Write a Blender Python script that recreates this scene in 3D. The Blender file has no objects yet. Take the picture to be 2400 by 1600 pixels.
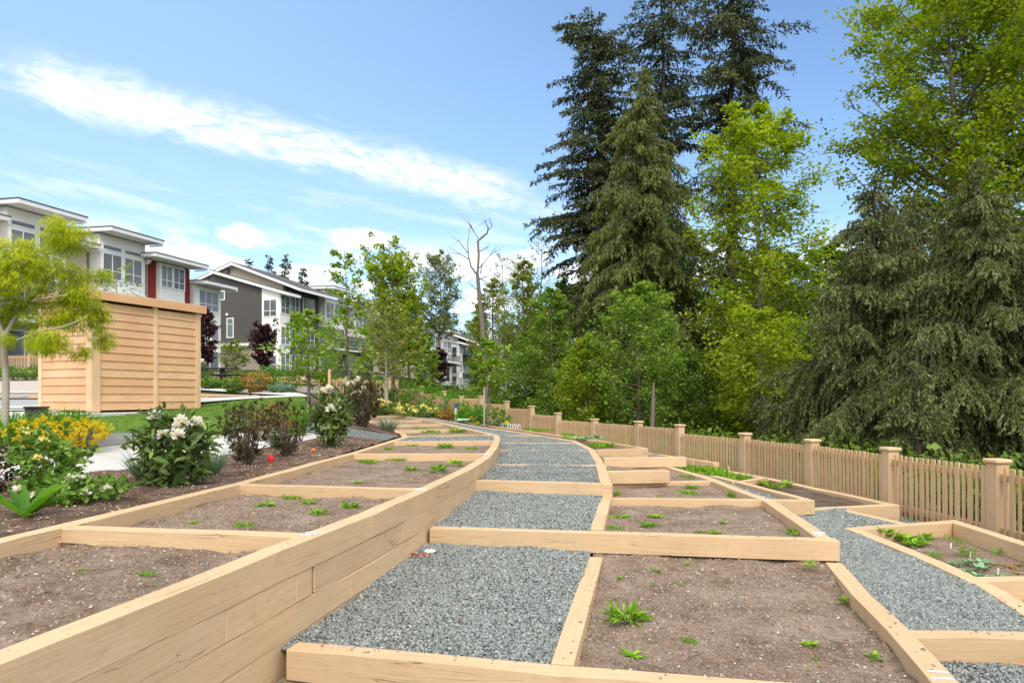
import bpy, bmesh, math, random
import numpy as np
from mathutils import Vector, Matrix, noise as mnoise

# ------------------------------------------------------------------ camera, world, sun, exposure
S = bpy.context.scene
COL = S.collection
CZ = 1.5                       # eye height; levels below are given as metres below the eye
F, HZ = 1600.0, 930.0
cam = bpy.data.cameras.new("camera"); cam_o = bpy.data.objects.new("camera", cam); COL.objects.link(cam_o)
cam.lens = 24.0; cam.sensor_width = 36.0; cam.shift_y = (HZ - 800) / 2400.0
cam.clip_start = 0.05; cam.clip_end = 3000
cam_o.location = (0, 0, CZ); cam_o.rotation_euler = (math.radians(90), 0, 0)
S.camera = cam_o

SUN_EL, SUN_AZ = math.radians(48), math.radians(172)   # azimuth clockwise from +Y: behind the camera, high
SUN_STR, SKY_STR, EXPO = 1.5, 0.13, 0.66

def nt_new(tree, typ, **kw):
    n = tree.nodes.new(typ)
    for k, v in kw.items(): setattr(n, k, v)
    return n

class G:
    """small node-graph helper"""
    def __init__(s, tree): s.t = tree; s.l = tree.links
    def n(s, typ, ins=None, **kw):
        nd = nt_new(s.t, typ, **kw)
        for k, v in (ins or {}).items():
            s.put(nd.inputs[k], v)
        return nd
    def put(s, sock, v):
        if hasattr(v, 'is_linked') or isinstance(v, bpy.types.NodeSocket): s.l.new(v, sock)
        else: sock.default_value = v
    def m(s, op, a, b=None, c=None, clamp=False):
        nd = s.t.nodes.new('ShaderNodeMath'); nd.operation = op; nd.use_clamp = clamp
        s.put(nd.inputs[0], a)
        if b is not None: s.put(nd.inputs[1], b)
        if c is not None: s.put(nd.inputs[2], c)
        return nd.outputs[0]
    def mix(s, f, a, b, blend='MIX'):
        nd = s.t.nodes.new('ShaderNodeMix'); nd.data_type = 'RGBA'; nd.blend_type = blend
        s.put(nd.inputs[0], f); s.put(nd.inputs[6], a); s.put(nd.inputs[7], b)
        return nd.outputs[2]
    def rng(s, v, a, b, c=0.0, d=1.0, smooth=True):
        nd = s.t.nodes.new('ShaderNodeMapRange'); nd.interpolation_type = 'SMOOTHSTEP' if smooth else 'LINEAR'
        s.put(nd.inputs[0], v); nd.inputs[1].default_value = a; nd.inputs[2].default_value = b
        nd.inputs[3].default_value = c; nd.inputs[4].default_value = d
        return nd.outputs[0]
    def noise(s, vec, scale, detail=4, rough=.55, dist=0.0):
        nd = s.t.nodes.new('ShaderNodeTexNoise'); s.put(nd.inputs['Vector'], vec)
        nd.inputs['Scale'].default_value = scale; nd.inputs['Detail'].default_value = detail
        nd.inputs['Roughness'].default_value = rough; nd.inputs['Distortion'].default_value = dist
        return nd.outputs['Fac']
    def ramp(s, f, stops):
        nd = s.t.nodes.new('ShaderNodeValToRGB'); s.put(nd.inputs[0], f)
        e = nd.color_ramp.elements
        while len(e) < len(stops): e.new(.5)
        for el, (p, c) in zip(e, stops): el.position = p; el.color = (*c, 1)
        return nd.outputs[0]
    def scalev(s, vec, xyz, loc=(0, 0, 0)):
        nd = s.t.nodes.new('ShaderNodeMapping'); s.put(nd.inputs[0], vec)
        nd.inputs['Scale'].default_value = xyz; nd.inputs['Location'].default_value = loc
        return nd.outputs[0]

W = bpy.data.worlds.new("World"); S.world = W; W.use_nodes = True
W.node_tree.nodes.clear(); g = G(W.node_tree)
sky = g.n('ShaderNodeTexSky', sky_type='NISHITA', sun_disc=False, sun_elevation=SUN_EL, sun_rotation=SUN_AZ,
          air_density=1.0, dust_density=0.9, ozone_density=1.6, altitude=100)
tc = g.n('ShaderNodeTexCoord').outputs['Generated']
sp = g.n('ShaderNodeSeparateXYZ', {0: tc}); X, Y, Z = sp.outputs
az = g.m('MULTIPLY', g.m('ARCTAN2', X, Y), 57.2958)
el = g.m('MULTIPLY', g.m('ARCSINE', Z), 57.2958)
def gauss(u, c, w):
    d = g.m('DIVIDE', g.m('SUBTRACT', u, c), w)
    return g.m('EXPONENT', g.m('MULTIPLY', g.m('MULTIPLY', d, d), -1.0))
uv = g.n('ShaderNodeCombineXYZ', {0: az, 1: el, 2: 0.0}).outputs[0]
# cirrus bank running down high
base_el = g.m('SUBTRACT', g.m('SUBTRACT', 16.55, g.m('MULTIPLY', az, .205)), g.m('MULTIPLY', g.m('MULTIPLY', az, az), .0024))
rel = g.m('SUBTRACT', el, base_el)
uvs = g.n('ShaderNodeCombineXYZ', {0: g.m('MULTIPLY', az, .34), 1: g.m('ADD', g.m('MULTIPLY', rel, 1.0), 0.0), 2: 3.0}).outputs[0]
n1 = g.noise(uvs, .55, 7, .62, .6)
n2 = g.noise(uvs, 1.7, 5, .6, .9)
band = g.rng(g.m('ABSOLUTE', g.m('ADD', rel, g.m('MULTIPLY', g.m('SUBTRACT', n1, .5), 3.6))), 2.35, .15)
ends = g.m('MULTIPLY', g.rng(az, -38.0, -33.5), g.rng(az, 3.5, -3.0))
wisps = g.rng(g.m('ADD', g.m('MULTIPLY', n1, .5), g.m('MULTIPLY', n2, .5)), .38, .56)
bank = g.m('MULTIPLY', g.m('MULTIPLY', band, ends), g.m('ADD', .35, g.m('MULTIPLY', wisps, .65)))
tail = g.m('MULTIPLY', g.m('MULTIPLY', gauss(az, 2.6, 4.2), gauss(el, 15.2, 1.3)), g.rng(n1, .35, .65, 0, .6))
lft = g.m('MULTIPLY', g.m('MULTIPLY', gauss(az, -37.5, 1.8), gauss(el, 20.6, 1.0)), g.rng(n1, .35, .6, 0, .7))
# low cumulus and thin haze bands near the horizon
uvc = g.n('ShaderNodeCombineXYZ', {0: g.m('MULTIPLY', az, .5), 1: el, 2: 7.0}).outputs[0]
nc = g.noise(uvc, .42, 6, .55, .2)
cum = g.m('MULTIPLY', g.rng(nc, .45, .58), g.m('MULTIPLY', g.rng(el, 5.0, 7.5), g.rng(el, 13.6, 11.0)))
edge = g.m('MULTIPLY', g.m('SUBTRACT', g.noise(uvc, 1.4, 5, .6, .3), .5), 2.4)
def puffy(a, e, w, h): return g.rng(g.m('ADD', g.m('MULTIPLY', gauss(az, a, w), gauss(el, e, h)), g.m('MULTIPLY', edge, .35)), .35, .75)
puff = g.m('MAXIMUM', g.m('MAXIMUM', puffy(-12.4, 12.7, 3.6, 1.0), puffy(-7.5, 11.2, 3.2, 1.2)), g.m('MAXIMUM', puffy(-1.5, 10.8, 5.0, 1.3), puffy(-25.5, 10.6, 3.2, 1.1)))
puff2 = g.m('MAXIMUM', puffy(-21.6, 12.3, 2.2, 1.0), puffy(-16.5, 9.8, 3.5, 1.0))
uvh = g.n('ShaderNodeCombineXYZ', {0: g.m('MULTIPLY', az, .12), 1: g.m('ADD', el, g.m('MULTIPLY', az, .12)), 2: 1.0}).outputs[0]
nh = g.noise(uvh, .9, 5, .55, .3)
thin = g.m('MULTIPLY', g.rng(nh, .46, .74, 0, .5), g.m('MULTIPLY', g.rng(el, 19, 13), g.rng(az, 30, 5)))
haze = g.rng(el, 18.0, 2.0, 0, .65)
cl = bank
for c in (tail, lft, cum, puff, puff2, thin): cl = g.m('MAXIMUM', cl, c)
cl = g.m('MULTIPLY', cl, g.m('GREATER_THAN', Y, 0.0))
# overcast behind and overhead: the day is hazy bright
skyc = g.mix(1.0, sky.outputs[0], (1.0, 1.11, 1.21, 1), 'MULTIPLY')
lightside = g.rng(az, 30, -35, .0, .40)
skyc = g.mix(g.m('MAXIMUM', haze, lightside), skyc, (3.3, 4.9, 6.7, 1))
skyc = g.mix(g.m('MULTIPLY', cl, .95), skyc, (5.9, 6.1, 6.4, 1))
rear = g.m('MULTIPLY', g.rng(Y, .45, -.2), g.rng(Z, -.05, .12))
skyc = g.mix(g.m('MULTIPLY', rear, .75), skyc, (9.6, 9.4, 9.0, 1))
top = g.rng(Z, .62, .92)
skyc = g.mix(g.m('MULTIPLY', top, .7), skyc, (11.0, 10.8, 10.3, 1))
bg = g.n('ShaderNodeBackground', {'Color': skyc, 'Strength': SKY_STR})
out = g.n('ShaderNodeOutputWorld'); g.l.new(bg.outputs[0], out.inputs[0])

sl = bpy.data.lights.new("sun", 'SUN'); sl.energy = SUN_STR; sl.angle = math.radians(24); sl.color = (1, .95, .87)
so = bpy.data.objects.new("sun", sl); COL.objects.link(so); so.location = (0, -10, 40)
sdir = Vector((math.sin(SUN_AZ) * math.cos(SUN_EL), math.cos(SUN_AZ) * math.cos(SUN_EL), math.sin(SUN_EL)))
so.rotation_euler = (-sdir).to_track_quat('-Z', 'Y').to_euler()
S.view_settings.view_transform = 'Standard'; S.view_settings.look = 'None'
S.view_settings.exposure = EXPO; S.view_settings.gamma = 1.0
S.render.engine = 'CYCLES'
S.cycles.max_bounces = 6; S.cycles.diffuse_bounces = 3; S.cycles.glossy_bounces = 2
S.cycles.transmission_bounces = 3; S.cycles.transparent_max_bounces = 4

# ------------------------------------------------------------------ helpers
def at(px, py, Y):            # a point seen at photo pixel (px, py) at distance Y
    return Vector(((px - 1200) / F * Y, Y, CZ + (HZ - py) / F * Y))
def on(px, py, h):            # the same on a level h below the eye
    Y = F * h / (py - HZ)
    return Vector(((px - 1200) / F * Y, Y, CZ - h))
def tag(o, label=None, cat=None, group=None, kind=None):
    if label: o['label'] = label
    if cat: o['category'] = cat
    if group: o['group'] = group
    if kind: o['kind'] = kind
    return o
def empty(name, loc, rz=0, label=None, cat=None, group=None):
    o = bpy.data.objects.new(name, None); COL.objects.link(o)
    o.location = loc; o.rotation_euler = (0, 0, rz); o.empty_display_size = .1
    return tag(o, label, cat, group)
def link(name, me, mat, parent=None, loc=None):
    o = bpy.data.objects.new(name, me); COL.objects.link(o)
    if mat:
        for m in (mat if isinstance(mat, (list, tuple)) else [mat]): me.materials.append(m)
    if parent: o.parent = parent
    if loc is not None: o.location = loc
    return o
def struct(name, me, mat):
    return tag(link(name, me, mat), kind='structure')
def np_mesh(name, V, Fc, tint=None, smooth=False):
    """V (n,3); Fc (m,k) same-size faces"""
    me = bpy.data.meshes.new(name); V = np.ascontiguousarray(V, dtype=np.float32); Fc = np.ascontiguousarray(Fc, dtype=np.int32)
    m, k = Fc.shape
    me.vertices.add(len(V)); me.vertices.foreach_set('co', V.ravel())
    me.loops.add(m * k); me.loops.foreach_set('vertex_index', Fc.ravel())
    me.polygons.add(m); me.polygons.foreach_set('loop_start', np.arange(0, m * k, k, dtype=np.int32))
    if smooth: me.polygons.foreach_set('use_smooth', np.ones(m, dtype=bool))
    me.update(calc_edges=True)
    if tint is not None:
        a = me.attributes.new('tint', 'FLOAT', 'FACE'); a.data.foreach_set('value', np.ascontiguousarray(tint, dtype=np.float32))
    return me
def box(bm, x0, x1, y0, y1, z0, z1, bev=0.0):
    vs = [bm.verts.new(p) for p in ((x0, y0, z0), (x1, y0, z0), (x1, y1, z0), (x0, y1, z0), (x0, y0, z1), (x1, y0, z1), (x1, y1, z1), (x0, y1, z1))]
    fs = [bm.faces.new([vs[i] for i in f]) for f in ((0, 3, 2, 1), (4, 5, 6, 7), (0, 1, 5, 4), (1, 2, 6, 5), (2, 3, 7, 6), (3, 0, 4, 7))]
    if bev: bmesh.ops.bevel(bm, geom=list({e for f in fs for e in f.edges}), offset=bev, segments=1, affect='EDGES')
    return vs
def fin(bm, name):
    bmesh.ops.recalc_face_normals(bm, faces=bm.faces); me = bpy.data.meshes.new(name); bm.to_mesh(me); bm.free(); return me
def boxes(name, lst, mat, parent=None, bev=0.0):
    bm = bmesh.new()
    for b in lst: box(bm, *b, bev=bev)
    return link(name, fin(bm, name), mat, parent)
def tubes(paths, seg=6):
    """paths: list of (points, radii); returns V, F (quads) of open tapered tubes"""
    Vs, Fs, off = [], [], 0
    ang = np.linspace(0, 2 * np.pi, seg, endpoint=False)
    for P, R in paths:
        P = np.asarray(P, float); R = np.asarray(R, float); n = len(P)
        T = np.gradient(P, axis=0); T /= (np.linalg.norm(T, axis=1, keepdims=True) + 1e-9)
        ref = np.array([1., .1, .2]) if abs(T[0, 0]) < .8 else np.array([0, 1., .1])
        A = np.cross(T, ref); A /= (np.linalg.norm(A, axis=1, keepdims=True) + 1e-9); B = np.cross(T, A)
        ring = P[:, None] + R[:, None, None] * (np.cos(ang)[None, :, None] * A[:, None] + np.sin(ang)[None, :, None] * B[:, None])
        Vs.append(ring.reshape(-1, 3))
        i = np.arange(n - 1)[:, None] * seg; j = np.arange(seg)[None]; j2 = (j + 1) % seg
        Fs.append(np.stack([i + j, i + j2, i + seg + j2, i + seg + j], -1).reshape(-1, 4) + off)
        off += n * seg
    return np.concatenate(Vs), np.concatenate(Fs)
def tube_mesh(name, paths, seg=6): V, Fc = tubes(paths, seg); return np_mesh(name, V, Fc, smooth=True)
def unit(a): return a / (np.linalg.norm(a, axis=-1, keepdims=True) + 1e-9)
def leaves(name, C, A, N, L, Wd, tint, oval=False, fold=.18):
    """leaf blades from base C along A with normal N"""
    A = unit(A); Sd = unit(np.cross(A, N)); N = np.cross(Sd, A)
    L = np.broadcast_to(L, (len(C),))[:, None]; Wd = np.broadcast_to(Wd, (len(C),))[:, None]
    if not oval:
        V = np.stack([C, C + A * L * .45 + Sd * Wd / 2 + N * Wd * fold, C + A * L - N * L * .08, C + A * L * .45 - Sd * Wd / 2 + N * Wd * fold], 1)
        Fc = np.arange(len(C) * 4).reshape(-1, 4)
        return np_mesh(name, V.reshape(-1, 3), Fc, tint)
    up = N * Wd * fold
    V = np.stack([C, C + A * L * .28 + Sd * Wd * .42 + up, C + A * L * .7 + Sd * Wd * .42 + up * .7 - N * L * .04, C + A * L - N * L * .14,
                  C + A * L * .7 - Sd * Wd * .42 + up * .7 - N * L * .04, C + A * L * .28 - Sd * Wd * .42 + up], 1)
    b = np.arange(len(C))[:, None] * 6
    Fc = np.concatenate([b + [[0, 1, 2, 3]], b + [[0, 3, 4, 5]]], 1).reshape(-1, 4)
    return np_mesh(name, V.reshape(-1, 3), Fc, np.repeat(tint, 2))
def ribbons(name, C, D, L, Wd, droop, tint, seg=4):
    """arching strap leaves / grass blades: start C, direction D, drooping under their weight"""
    n = len(C); D = unit(D); Sd = unit(np.cross(D, np.array([0, 0, 1.]) + 1e-3)); L = np.broadcast_to(L, (n,)); Wd = np.broadcast_to(Wd, (n,)); droop = np.broadcast_to(droop, (n,))
    rows = []
    for k in range(seg + 1):
        u = k / seg
        P = C + D * (L * u)[:, None]; P[:, 2] -= droop * L * u * u
        w = Wd * (1 - u ** 2.2) * (.55 + .45 * min(1, u * 4)) * .5 + .0004
        rows.append(np.stack([P - Sd * w[:, None], P + Sd * w[:, None]], 1))
    V = np.stack(rows, 1).reshape(n, -1, 3)
    b = np.arange(n)[:, None, None] * (2 * (seg + 1)); k = (np.arange(seg) * 2)[None, :, None]
    Fc = (b + k + np.array([0, 1, 3, 2])[None, None]).reshape(-1, 4)
    return np_mesh(name, V.reshape(-1, 3), Fc, np.repeat(tint, seg))
def copy_tree(o, parent=None):
    c = o.copy(); COL.objects.link(c)
    if parent: c.parent = parent
    for ch in list(o.children): copy_tree(ch, c)
    return c

# ------------------------------------------------------------------ materials
def mat(name, rough=.8, spec=.25):
    m = bpy.data.materials.new(name); m.use_nodes = True; gg = G(m.node_tree); b = m.node_tree.nodes['Principled BSDF']
    b.inputs['Roughness'].default_value = rough; b.inputs['Specular IOR Level'].default_value = spec
    return m, gg, b
def bump(gg, b, h, strength=.5, dist=.01):
    bn = gg.n('ShaderNodeBump', {'Height': h, 'Strength': strength, 'Distance': dist}); gg.l.new(bn.outputs[0], b.inputs['Normal'])
def plain(name, c, rough=.7, var=.12, scale=6, metal=0, spec=.3):
    m, gg, b = mat(name, rough, spec); oc = gg.n('ShaderNodeTexCoord').outputs['Object']
    v = gg.noise(oc, scale, 5, .6); col = gg.mix(v, tuple(x * (1 - var) for x in c) + (1,), tuple(min(1, x * (1 + var)) for x in c) + (1,))
    gg.l.new(col, b.inputs['Base Color']); b.inputs['Metallic'].default_value = metal
    return m
def wood_mat(name, c0, c1, axis=0, crack=.55, stain=(.36, .24, .12), grain=1.0, rough=.75, boards=0):
    m, gg, b = mat(name, rough, .2)
    oc = gg.n('ShaderNodeTexCoord').outputs['Object']; rnd = gg.n('ShaderNodeObjectInfo').outputs['Random']
    off = gg.n('ShaderNodeVectorMath', {0: oc, 1: gg.n('ShaderNodeCombineXYZ', {0: gg.m('MULTIPLY', rnd, 37.), 1: gg.m('MULTIPLY', rnd, 11.), 2: gg.m('MULTIPLY', rnd, 23.)}).outputs[0]}, operation='ADD').outputs[0]
    sc = [1., 1., 1.]; st = [26., 26., 26.]; st[axis] = .9; stc = [13., 13., 13.]; stc[axis] = .55
    fine = gg.noise(gg.scalev(off, st), 3.0, 5, .65, .4)
    lines = gg.noise(gg.scalev(off, stc), 1.6, 2, .4, .25)
    big = gg.noise(off, 1.4, 4, .6)
    crk = gg.m('MULTIPLY', gg.rng(gg.m('ABSOLUTE', gg.m('SUBTRACT', lines, .5)), .007, .001), gg.rng(gg.noise(off, 1.3, 3), .50, .62), clamp=True)
    blot = gg.rng(gg.noise(off, 5.5, 5, .7, .5), .60, .78)
    knot = gg.n('ShaderNodeTexVoronoi', {'Vector': gg.scalev(off, [1.1 if i == axis else 5.5 for i in range(3)]), 'Scale': 1.0}).outputs['Distance']
    kn = gg.rng(knot, .085, .02, 0, .7)
    f = gg.m('ADD', gg.m('MULTIPLY', fine, .55), gg.m('MULTIPLY', big, .45))
    col = gg.mix(gg.rng(f, .3, .7), (*c0, 1), (*c1, 1))
    col = gg.mix(gg.m('MULTIPLY', gg.m('SUBTRACT', rnd, .25), .38, None, True), col, (*[x * .72 for x in c0], 1))
    col = gg.mix(gg.m('MULTIPLY', blot, .42 * grain), col, (*stain, 1))
    sm = gg.m('MULTIPLY', gg.rng(gg.noise(gg.scalev(off, [3. if i == axis else 9. for i in range(3)]), 2.2, 6, .75), .52, .70), .38 * grain)
    col = gg.mix(sm, col, (*[x * .75 for x in c0], 1))
    col = gg.mix(gg.m('MULTIPLY', kn, .55), col, (*[x * .6 for x in stain], 1))
    col = gg.mix(gg.m('MULTIPLY', crk, crack), col, (.10, .06, .03, 1))
    if boards:
        zz = gg.n('ShaderNodeSeparateXYZ', {0: oc}).outputs[2 if boards > 0 else 0]; wn = gg.n('ShaderNodeTexWhiteNoise', {'W': gg.m('FLOOR', gg.m('DIVIDE', gg.m('SUBTRACT', zz, .04), abs(boards)))}, noise_dimensions='1D').outputs[0]
        col = gg.mix(gg.m('MULTIPLY', wn, .55 if boards > 0 else .4), col, (c0[0] * .92, c0[1] * .82, c0[2] * .75, 1))
    gg.l.new(col, b.inputs['Base Color'])
    bump(gg, b, gg.m('SUBTRACT', gg.m('ADD', gg.m('MULTIPLY', fine, .5), gg.m('MULTIPLY', big, .2)), gg.m('MULTIPLY', crk, 1.5)), .5, .006)
    return m
def leaf_mat(name, c0, c1, c2=None, trans=.35, rough=.5):
    m = bpy.data.materials.new(name); m.use_nodes = True; gg = G(m.node_tree); nt = m.node_tree; b = nt.nodes['Principled BSDF']
    b.inputs['Roughness'].default_value = rough; b.inputs['Specular IOR Level'].default_value = .25
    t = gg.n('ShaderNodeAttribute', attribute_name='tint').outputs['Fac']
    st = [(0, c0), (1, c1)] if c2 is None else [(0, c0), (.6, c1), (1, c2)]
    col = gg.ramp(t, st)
    gg.l.new(col, b.inputs['Base Color'])
    tr = gg.n('ShaderNodeBsdfTranslucent', {'Color': gg.mix(1., col, (1.15, 1.15, .55, 1), 'MULTIPLY')})
    mx = gg.n('ShaderNodeMixShader', {0: trans, 1: b.outputs[0], 2: tr.outputs[0]})
    gg.l.new(mx.outputs[0], nt.nodes['Material Output'].inputs[0])
    return m

TAN0, TAN1 = (.55, .378, .215), (.66, .47, .285)
M_WOOD = wood_mat('painted_timber', TAN0, TAN1, 0)
M_POST = wood_mat('painted_post', TAN0, TAN1, 2, crack=.3)
M_PICK = wood_mat('painted_pickets', (.56, .375, .21), (.66, .46, .275), 2, crack=.3, grain=.9, boards=-.088)
M_CEDAR = wood_mat('raw_cedar', (.66, .38, .20), (.80, .55, .35), 0, crack=.05, stain=(.55, .28, .13), grain=.8, boards=(2.42 - .10) / 13)
M_CEDARV = wood_mat('raw_cedar_post', (.70, .44, .26), (.80, .57, .37), 2, crack=.1, stain=(.5, .27, .14), grain=.6)
M_BARK = plain('grey_bark', (.17, .14, .11), .95, .35, 14)
M_BARKP = plain('pale_bark', (.36, .32, .26), .9, .25, 12)
M_BARKD = plain('dark_bark', (.085, .06, .045), .95, .35, 10)
M_WHITEP = plain('white_paint', (.80, .80, .78), .6, .04)
M_DARKM = plain('dark_metal', (.035, .03, .03), .5, .2)
M_CONC = plain('concrete', (.56, .54, .50), .9, .08, 5)

def soil_mat(name, cols, speck, dark):
    m, gg, b = mat(name, .97, .1); oc = gg.n('ShaderNodeTexCoord').outputs['Object']
    n1 = gg.noise(oc, 3.6, 8, .72, .4); n2 = gg.noise(oc, 46, 5, .75); n3 = gg.noise(oc, 150, 3, .6)
    col = gg.ramp(gg.m('ADD', gg.m('MULTIPLY', n1, .6), gg.m('MULTIPLY', n2, .4)), [(.40, cols[0]), (.5, cols[1]), (.61, cols[2])])
    v = gg.n('ShaderNodeTexVoronoi', {'Vector': oc, 'Scale': 75.})
    sp = gg.m('MULTIPLY', gg.rng(v.outputs['Distance'], .34, .22), gg.rng(gg.n('ShaderNodeSeparateXYZ', {0: v.outputs['Color']}).outputs[0], .80, .86), clamp=True)
    col = gg.mix(gg.m('MULTIPLY', gg.rng(n3, .55, .75), .55), col, (*dark, 1))
    col = gg.mix(gg.m('MULTIPLY', sp, .7), col, (*speck, 1))
    gg.l.new(col, b.inputs['Base Color']); bump(gg, b, gg.m('ADD', n2, gg.m('MULTIPLY', n3, .5)), .9, .02)
    return m
M_SOIL = soil_mat('garden_soil', [(.17, .115, .078), (.285, .208, .152), (.39, .30, .235)], (.55, .47, .40), (.06, .045, .035))
M_SOILD = soil_mat('dark_soil', [(.075, .05, .035), (.14, .098, .07), (.21, .155, .12)], (.35, .28, .22), (.04, .03, .02))
M_MULCH = soil_mat('bark_mulch', [(.075, .042, .028), (.17, .11, .078), (.27, .20, .16)], (.50, .40, .30), (.04, .025, .02))
def gravel_mat():
    m, gg, b = mat('crushed_gravel', .9, .2); oc = gg.n('ShaderNodeTexCoord').outputs['Object']
    v = gg.n('ShaderNodeTexVoronoi', {'Vector': oc, 'Scale': 62.}); r = gg.n('ShaderNodeSeparateXYZ', {0: v.outputs['Color']}).outputs[0]
    col = gg.ramp(r, [(0, (.12, .13, .12)), (.5, (.27, .29, .27)), (1, (.48, .49, .45))])
    col = gg.mix(gg.rng(v.outputs['Distance'], .35, .62, 0, .85), col, (.05, .055, .055, 1))
    gg.l.new(col, b.inputs['Base Color']); bump(gg, b, gg.m('SUBTRACT', 1., v.outputs['Distance']), 1., .015)
    return m
M_GRAVEL = gravel_mat()
def tint_mat(name, stops, rough=.9):
    m, gg, b = mat(name, rough, .2); t = gg.n('ShaderNodeAttribute', attribute_name='tint').outputs['Fac']
    gg.l.new(gg.ramp(t, stops), b.inputs['Base Color']); return m
M_STONE = tint_mat('gravel_stones', [(0, (.115, .125, .12)), (.35, (.205, .22, .208)), (.7, (.31, .33, .31)), (.93, (.46, .47, .43)), (1, (.42, .31, .24))])
M_CHIP = tint_mat('chips', [(0, (.16, .08, .05)), (.35, (.30, .18, .11)), (.6, (.42, .30, .20)), (.85, (.55, .44, .33)), (1, (.80, .75, .70))])

# ------------------------------------------------------------------ terrain
def fence_z(y):               # ground level under the side fence, metres below the eye
    return np.interp(y, [0, 6.8, 12, 13.8, 17, 18.8, 20.4, 22, 23.6, 25.3, 27.2, 29.5, 32, 45, 70, 120],
                     [1.46, 1.44, 1.45, 1.40, 1.40, 1.28, 1.12, .98, .84, .82, .62, .38, .05, -.6, -1.0, -1.2])
FENCE = [(4.92, 5.0), (4.80, 6.75), (4.60, 8.3), (4.40, 10.0), (4.03, 11.8), (3.38, 13.75), (2.84, 15.3), (2.07, 17.1), (1.27, 18.8), (.59, 20.4), (-.17, 22.0),
         (-1.05, 23.6), (-1.87, 25.3), (-2.72, 27.3), (-3.9, 29.5), (-5.4, 32.0)]
def fence_x(y): return np.interp(y, [p[1] for p in FENCE] + [60, 130], [p[0] for p in FENCE] + [-12., -14.])
def left_z(y): return -np.interp(y, [-5, 4, 8, 10.7, 12.5, 14.5, 17, 20, 24, 30, 36, 40, 45, 65, 100, 200], [.84, .82, .80, .70, .54, .44, .31, .10, -.06, -.45, -1.0, -1.45, -1.8, -2.2, -2.5, -2.6])
LX = [(-3.35, -1.0), (-2.95, 1.5), (-2.73, 3.64), (-2.43, 5.94), (-2.19, 9.1), (-2.09, 12.6), (-2.35, 14.2), (-4.37, 20.3), (-8.2, 31)]
def lx(y): return np.interp(y, [p[1] for p in LX], [p[0] for p in LX])
def left_h(x, y):
    a = left_z(y); k = np.clip((lx(y) - x) / 1.6, 0, 1) + np.clip((np.asarray(y) - 31) / 3, 0, 1); k = np.clip(k, 0, 1)
    return np.where(a > -.78, -.78 * (1 - k) + a * k, a)
def ground_h(x, y):
    a = left_h(x, y); f = -fence_z(y); fx = fence_x(y)
    gar = np.minimum(f, np.interp(y, [0, 18, 24, 31, 34], [-1.56, -1.56, -1.15, -.95, -.2]))       # under the terraces
    z = np.where(x < lx(y) - .06, a, gar)
    far = np.clip((y - 31) / 3, 0, 1); t = np.clip((x - lx(y) + 2.5) / np.maximum(fx - lx(y) + 2.5, .5), 0, 1)
    z = z * (1 - far) + far * (a * (1 - t) + f * t)
    out = np.clip((x - fx) / 9, 0, 1)
    return z - out * 1.3
def gz(x, y): return CZ + float(ground_h(np.float64(x), np.float64(y)))
def axis(vals):
    r = []
    for a, b, s in vals: r += list(np.arange(a, b, s))
    return np.array(r)
gx = axis([(-900, -60, 60), (-60, -16, 4), (-16, -4, 1), (-4, -1.5, .12), (-1.5, 6, .5), (6, 20, 2), (20, 80, 6), (80, 961, 80)])
gy = axis([(-300, -8, 40), (-8, 22, .5), (22, 60, 2), (60, 140, 8), (140, 1500, 90)])
XX, YY = np.meshgrid(gx, gy); ZZ = CZ + ground_h(XX, YY)
nx, ny = len(gx), len(gy); i = (np.arange(ny - 1)[:, None] * nx + np.arange(nx - 1)[None]).ravel()
M_GROUND = soil_mat('woodland_ground', [(.018, .022, .008), (.03, .045, .012), (.045, .07, .018)], (.06, .05, .03), (.01, .012, .006))
struct('ground', np_mesh('ground', np.stack([XX, YY, ZZ], -1).reshape(-1, 3), np.stack([i, i + 1, i + nx + 1, i + nx], 1)), M_GROUND)

def resamp(P, n):
    P = np.asarray(P, float); d = np.r_[0, np.cumsum(np.linalg.norm(np.diff(P[:, :2], axis=0), axis=1))]
    t = np.linspace(0, d[-1], n); return np.stack([np.interp(t, d, P[:, k]) for k in range(P.shape[1])], 1)
def strip(name, A, B, m, n, mt, off=0.0, amp=0.0, fol=False, z=None, seed=0, scale=3.0):
    """a ground sheet between two polylines (x, y[, h]) ; fol=True follows the terrain"""
    A = resamp(A, n); B = resamp(B, n); u = np.linspace(0, 1, m)[None, :, None]
    P = A[:, None] * (1 - u) + B[:, None] * u; x, y = P[..., 0], P[..., 1]
    if fol: zz = CZ + (left_h(x, y) if fol == 'left' else ground_h(x, y)) + off
    else: zz = CZ - P[..., 2] + off
    if amp:
        zf = zz.ravel().copy()
        for k, (a, b) in enumerate(zip(x.ravel(), y.ravel())):
            zf[k] += amp * (mnoise.noise((a * scale, b * scale, seed)) + .5 * mnoise.noise((a * scale * 2.7, b * scale * 2.7, seed + 3)) + .3 * mnoise.noise((a * 22, b * 22, seed)))
        zz = zf.reshape(zz.shape)
    i = (np.arange(n - 1)[:, None] * m + np.arange(m - 1)[None]).ravel()
    o = struct(name, np_mesh(name, np.stack([x, y, zz], -1).reshape(-1, 3), np.stack([i, i + 1, i + m + 1, i + m], 1), smooth=True), mt)
    return np.stack([x, y, zz], -1)
def sample(Pg, n, rs, pw=None):
    """random points on a strip grid, roughly even in area"""
    r, c = Pg.shape[:2]
    a = np.linalg.norm(np.cross(Pg[1:, :-1] - Pg[:-1, :-1], Pg[:-1, 1:] - Pg[:-1, :-1]), axis=-1).ravel()
    k = rs.choice(len(a), n, p=a / a.sum()); i, j = k // (c - 1), k % (c - 1); u, v = rs.rand(n, 1), rs.rand(n, 1)
    return (Pg[i, j] * (1 - u) + Pg[i + 1, j] * u) * (1 - v) + (Pg[i, j + 1] * (1 - u) + Pg[i + 1, j + 1] * u) * v

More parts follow.
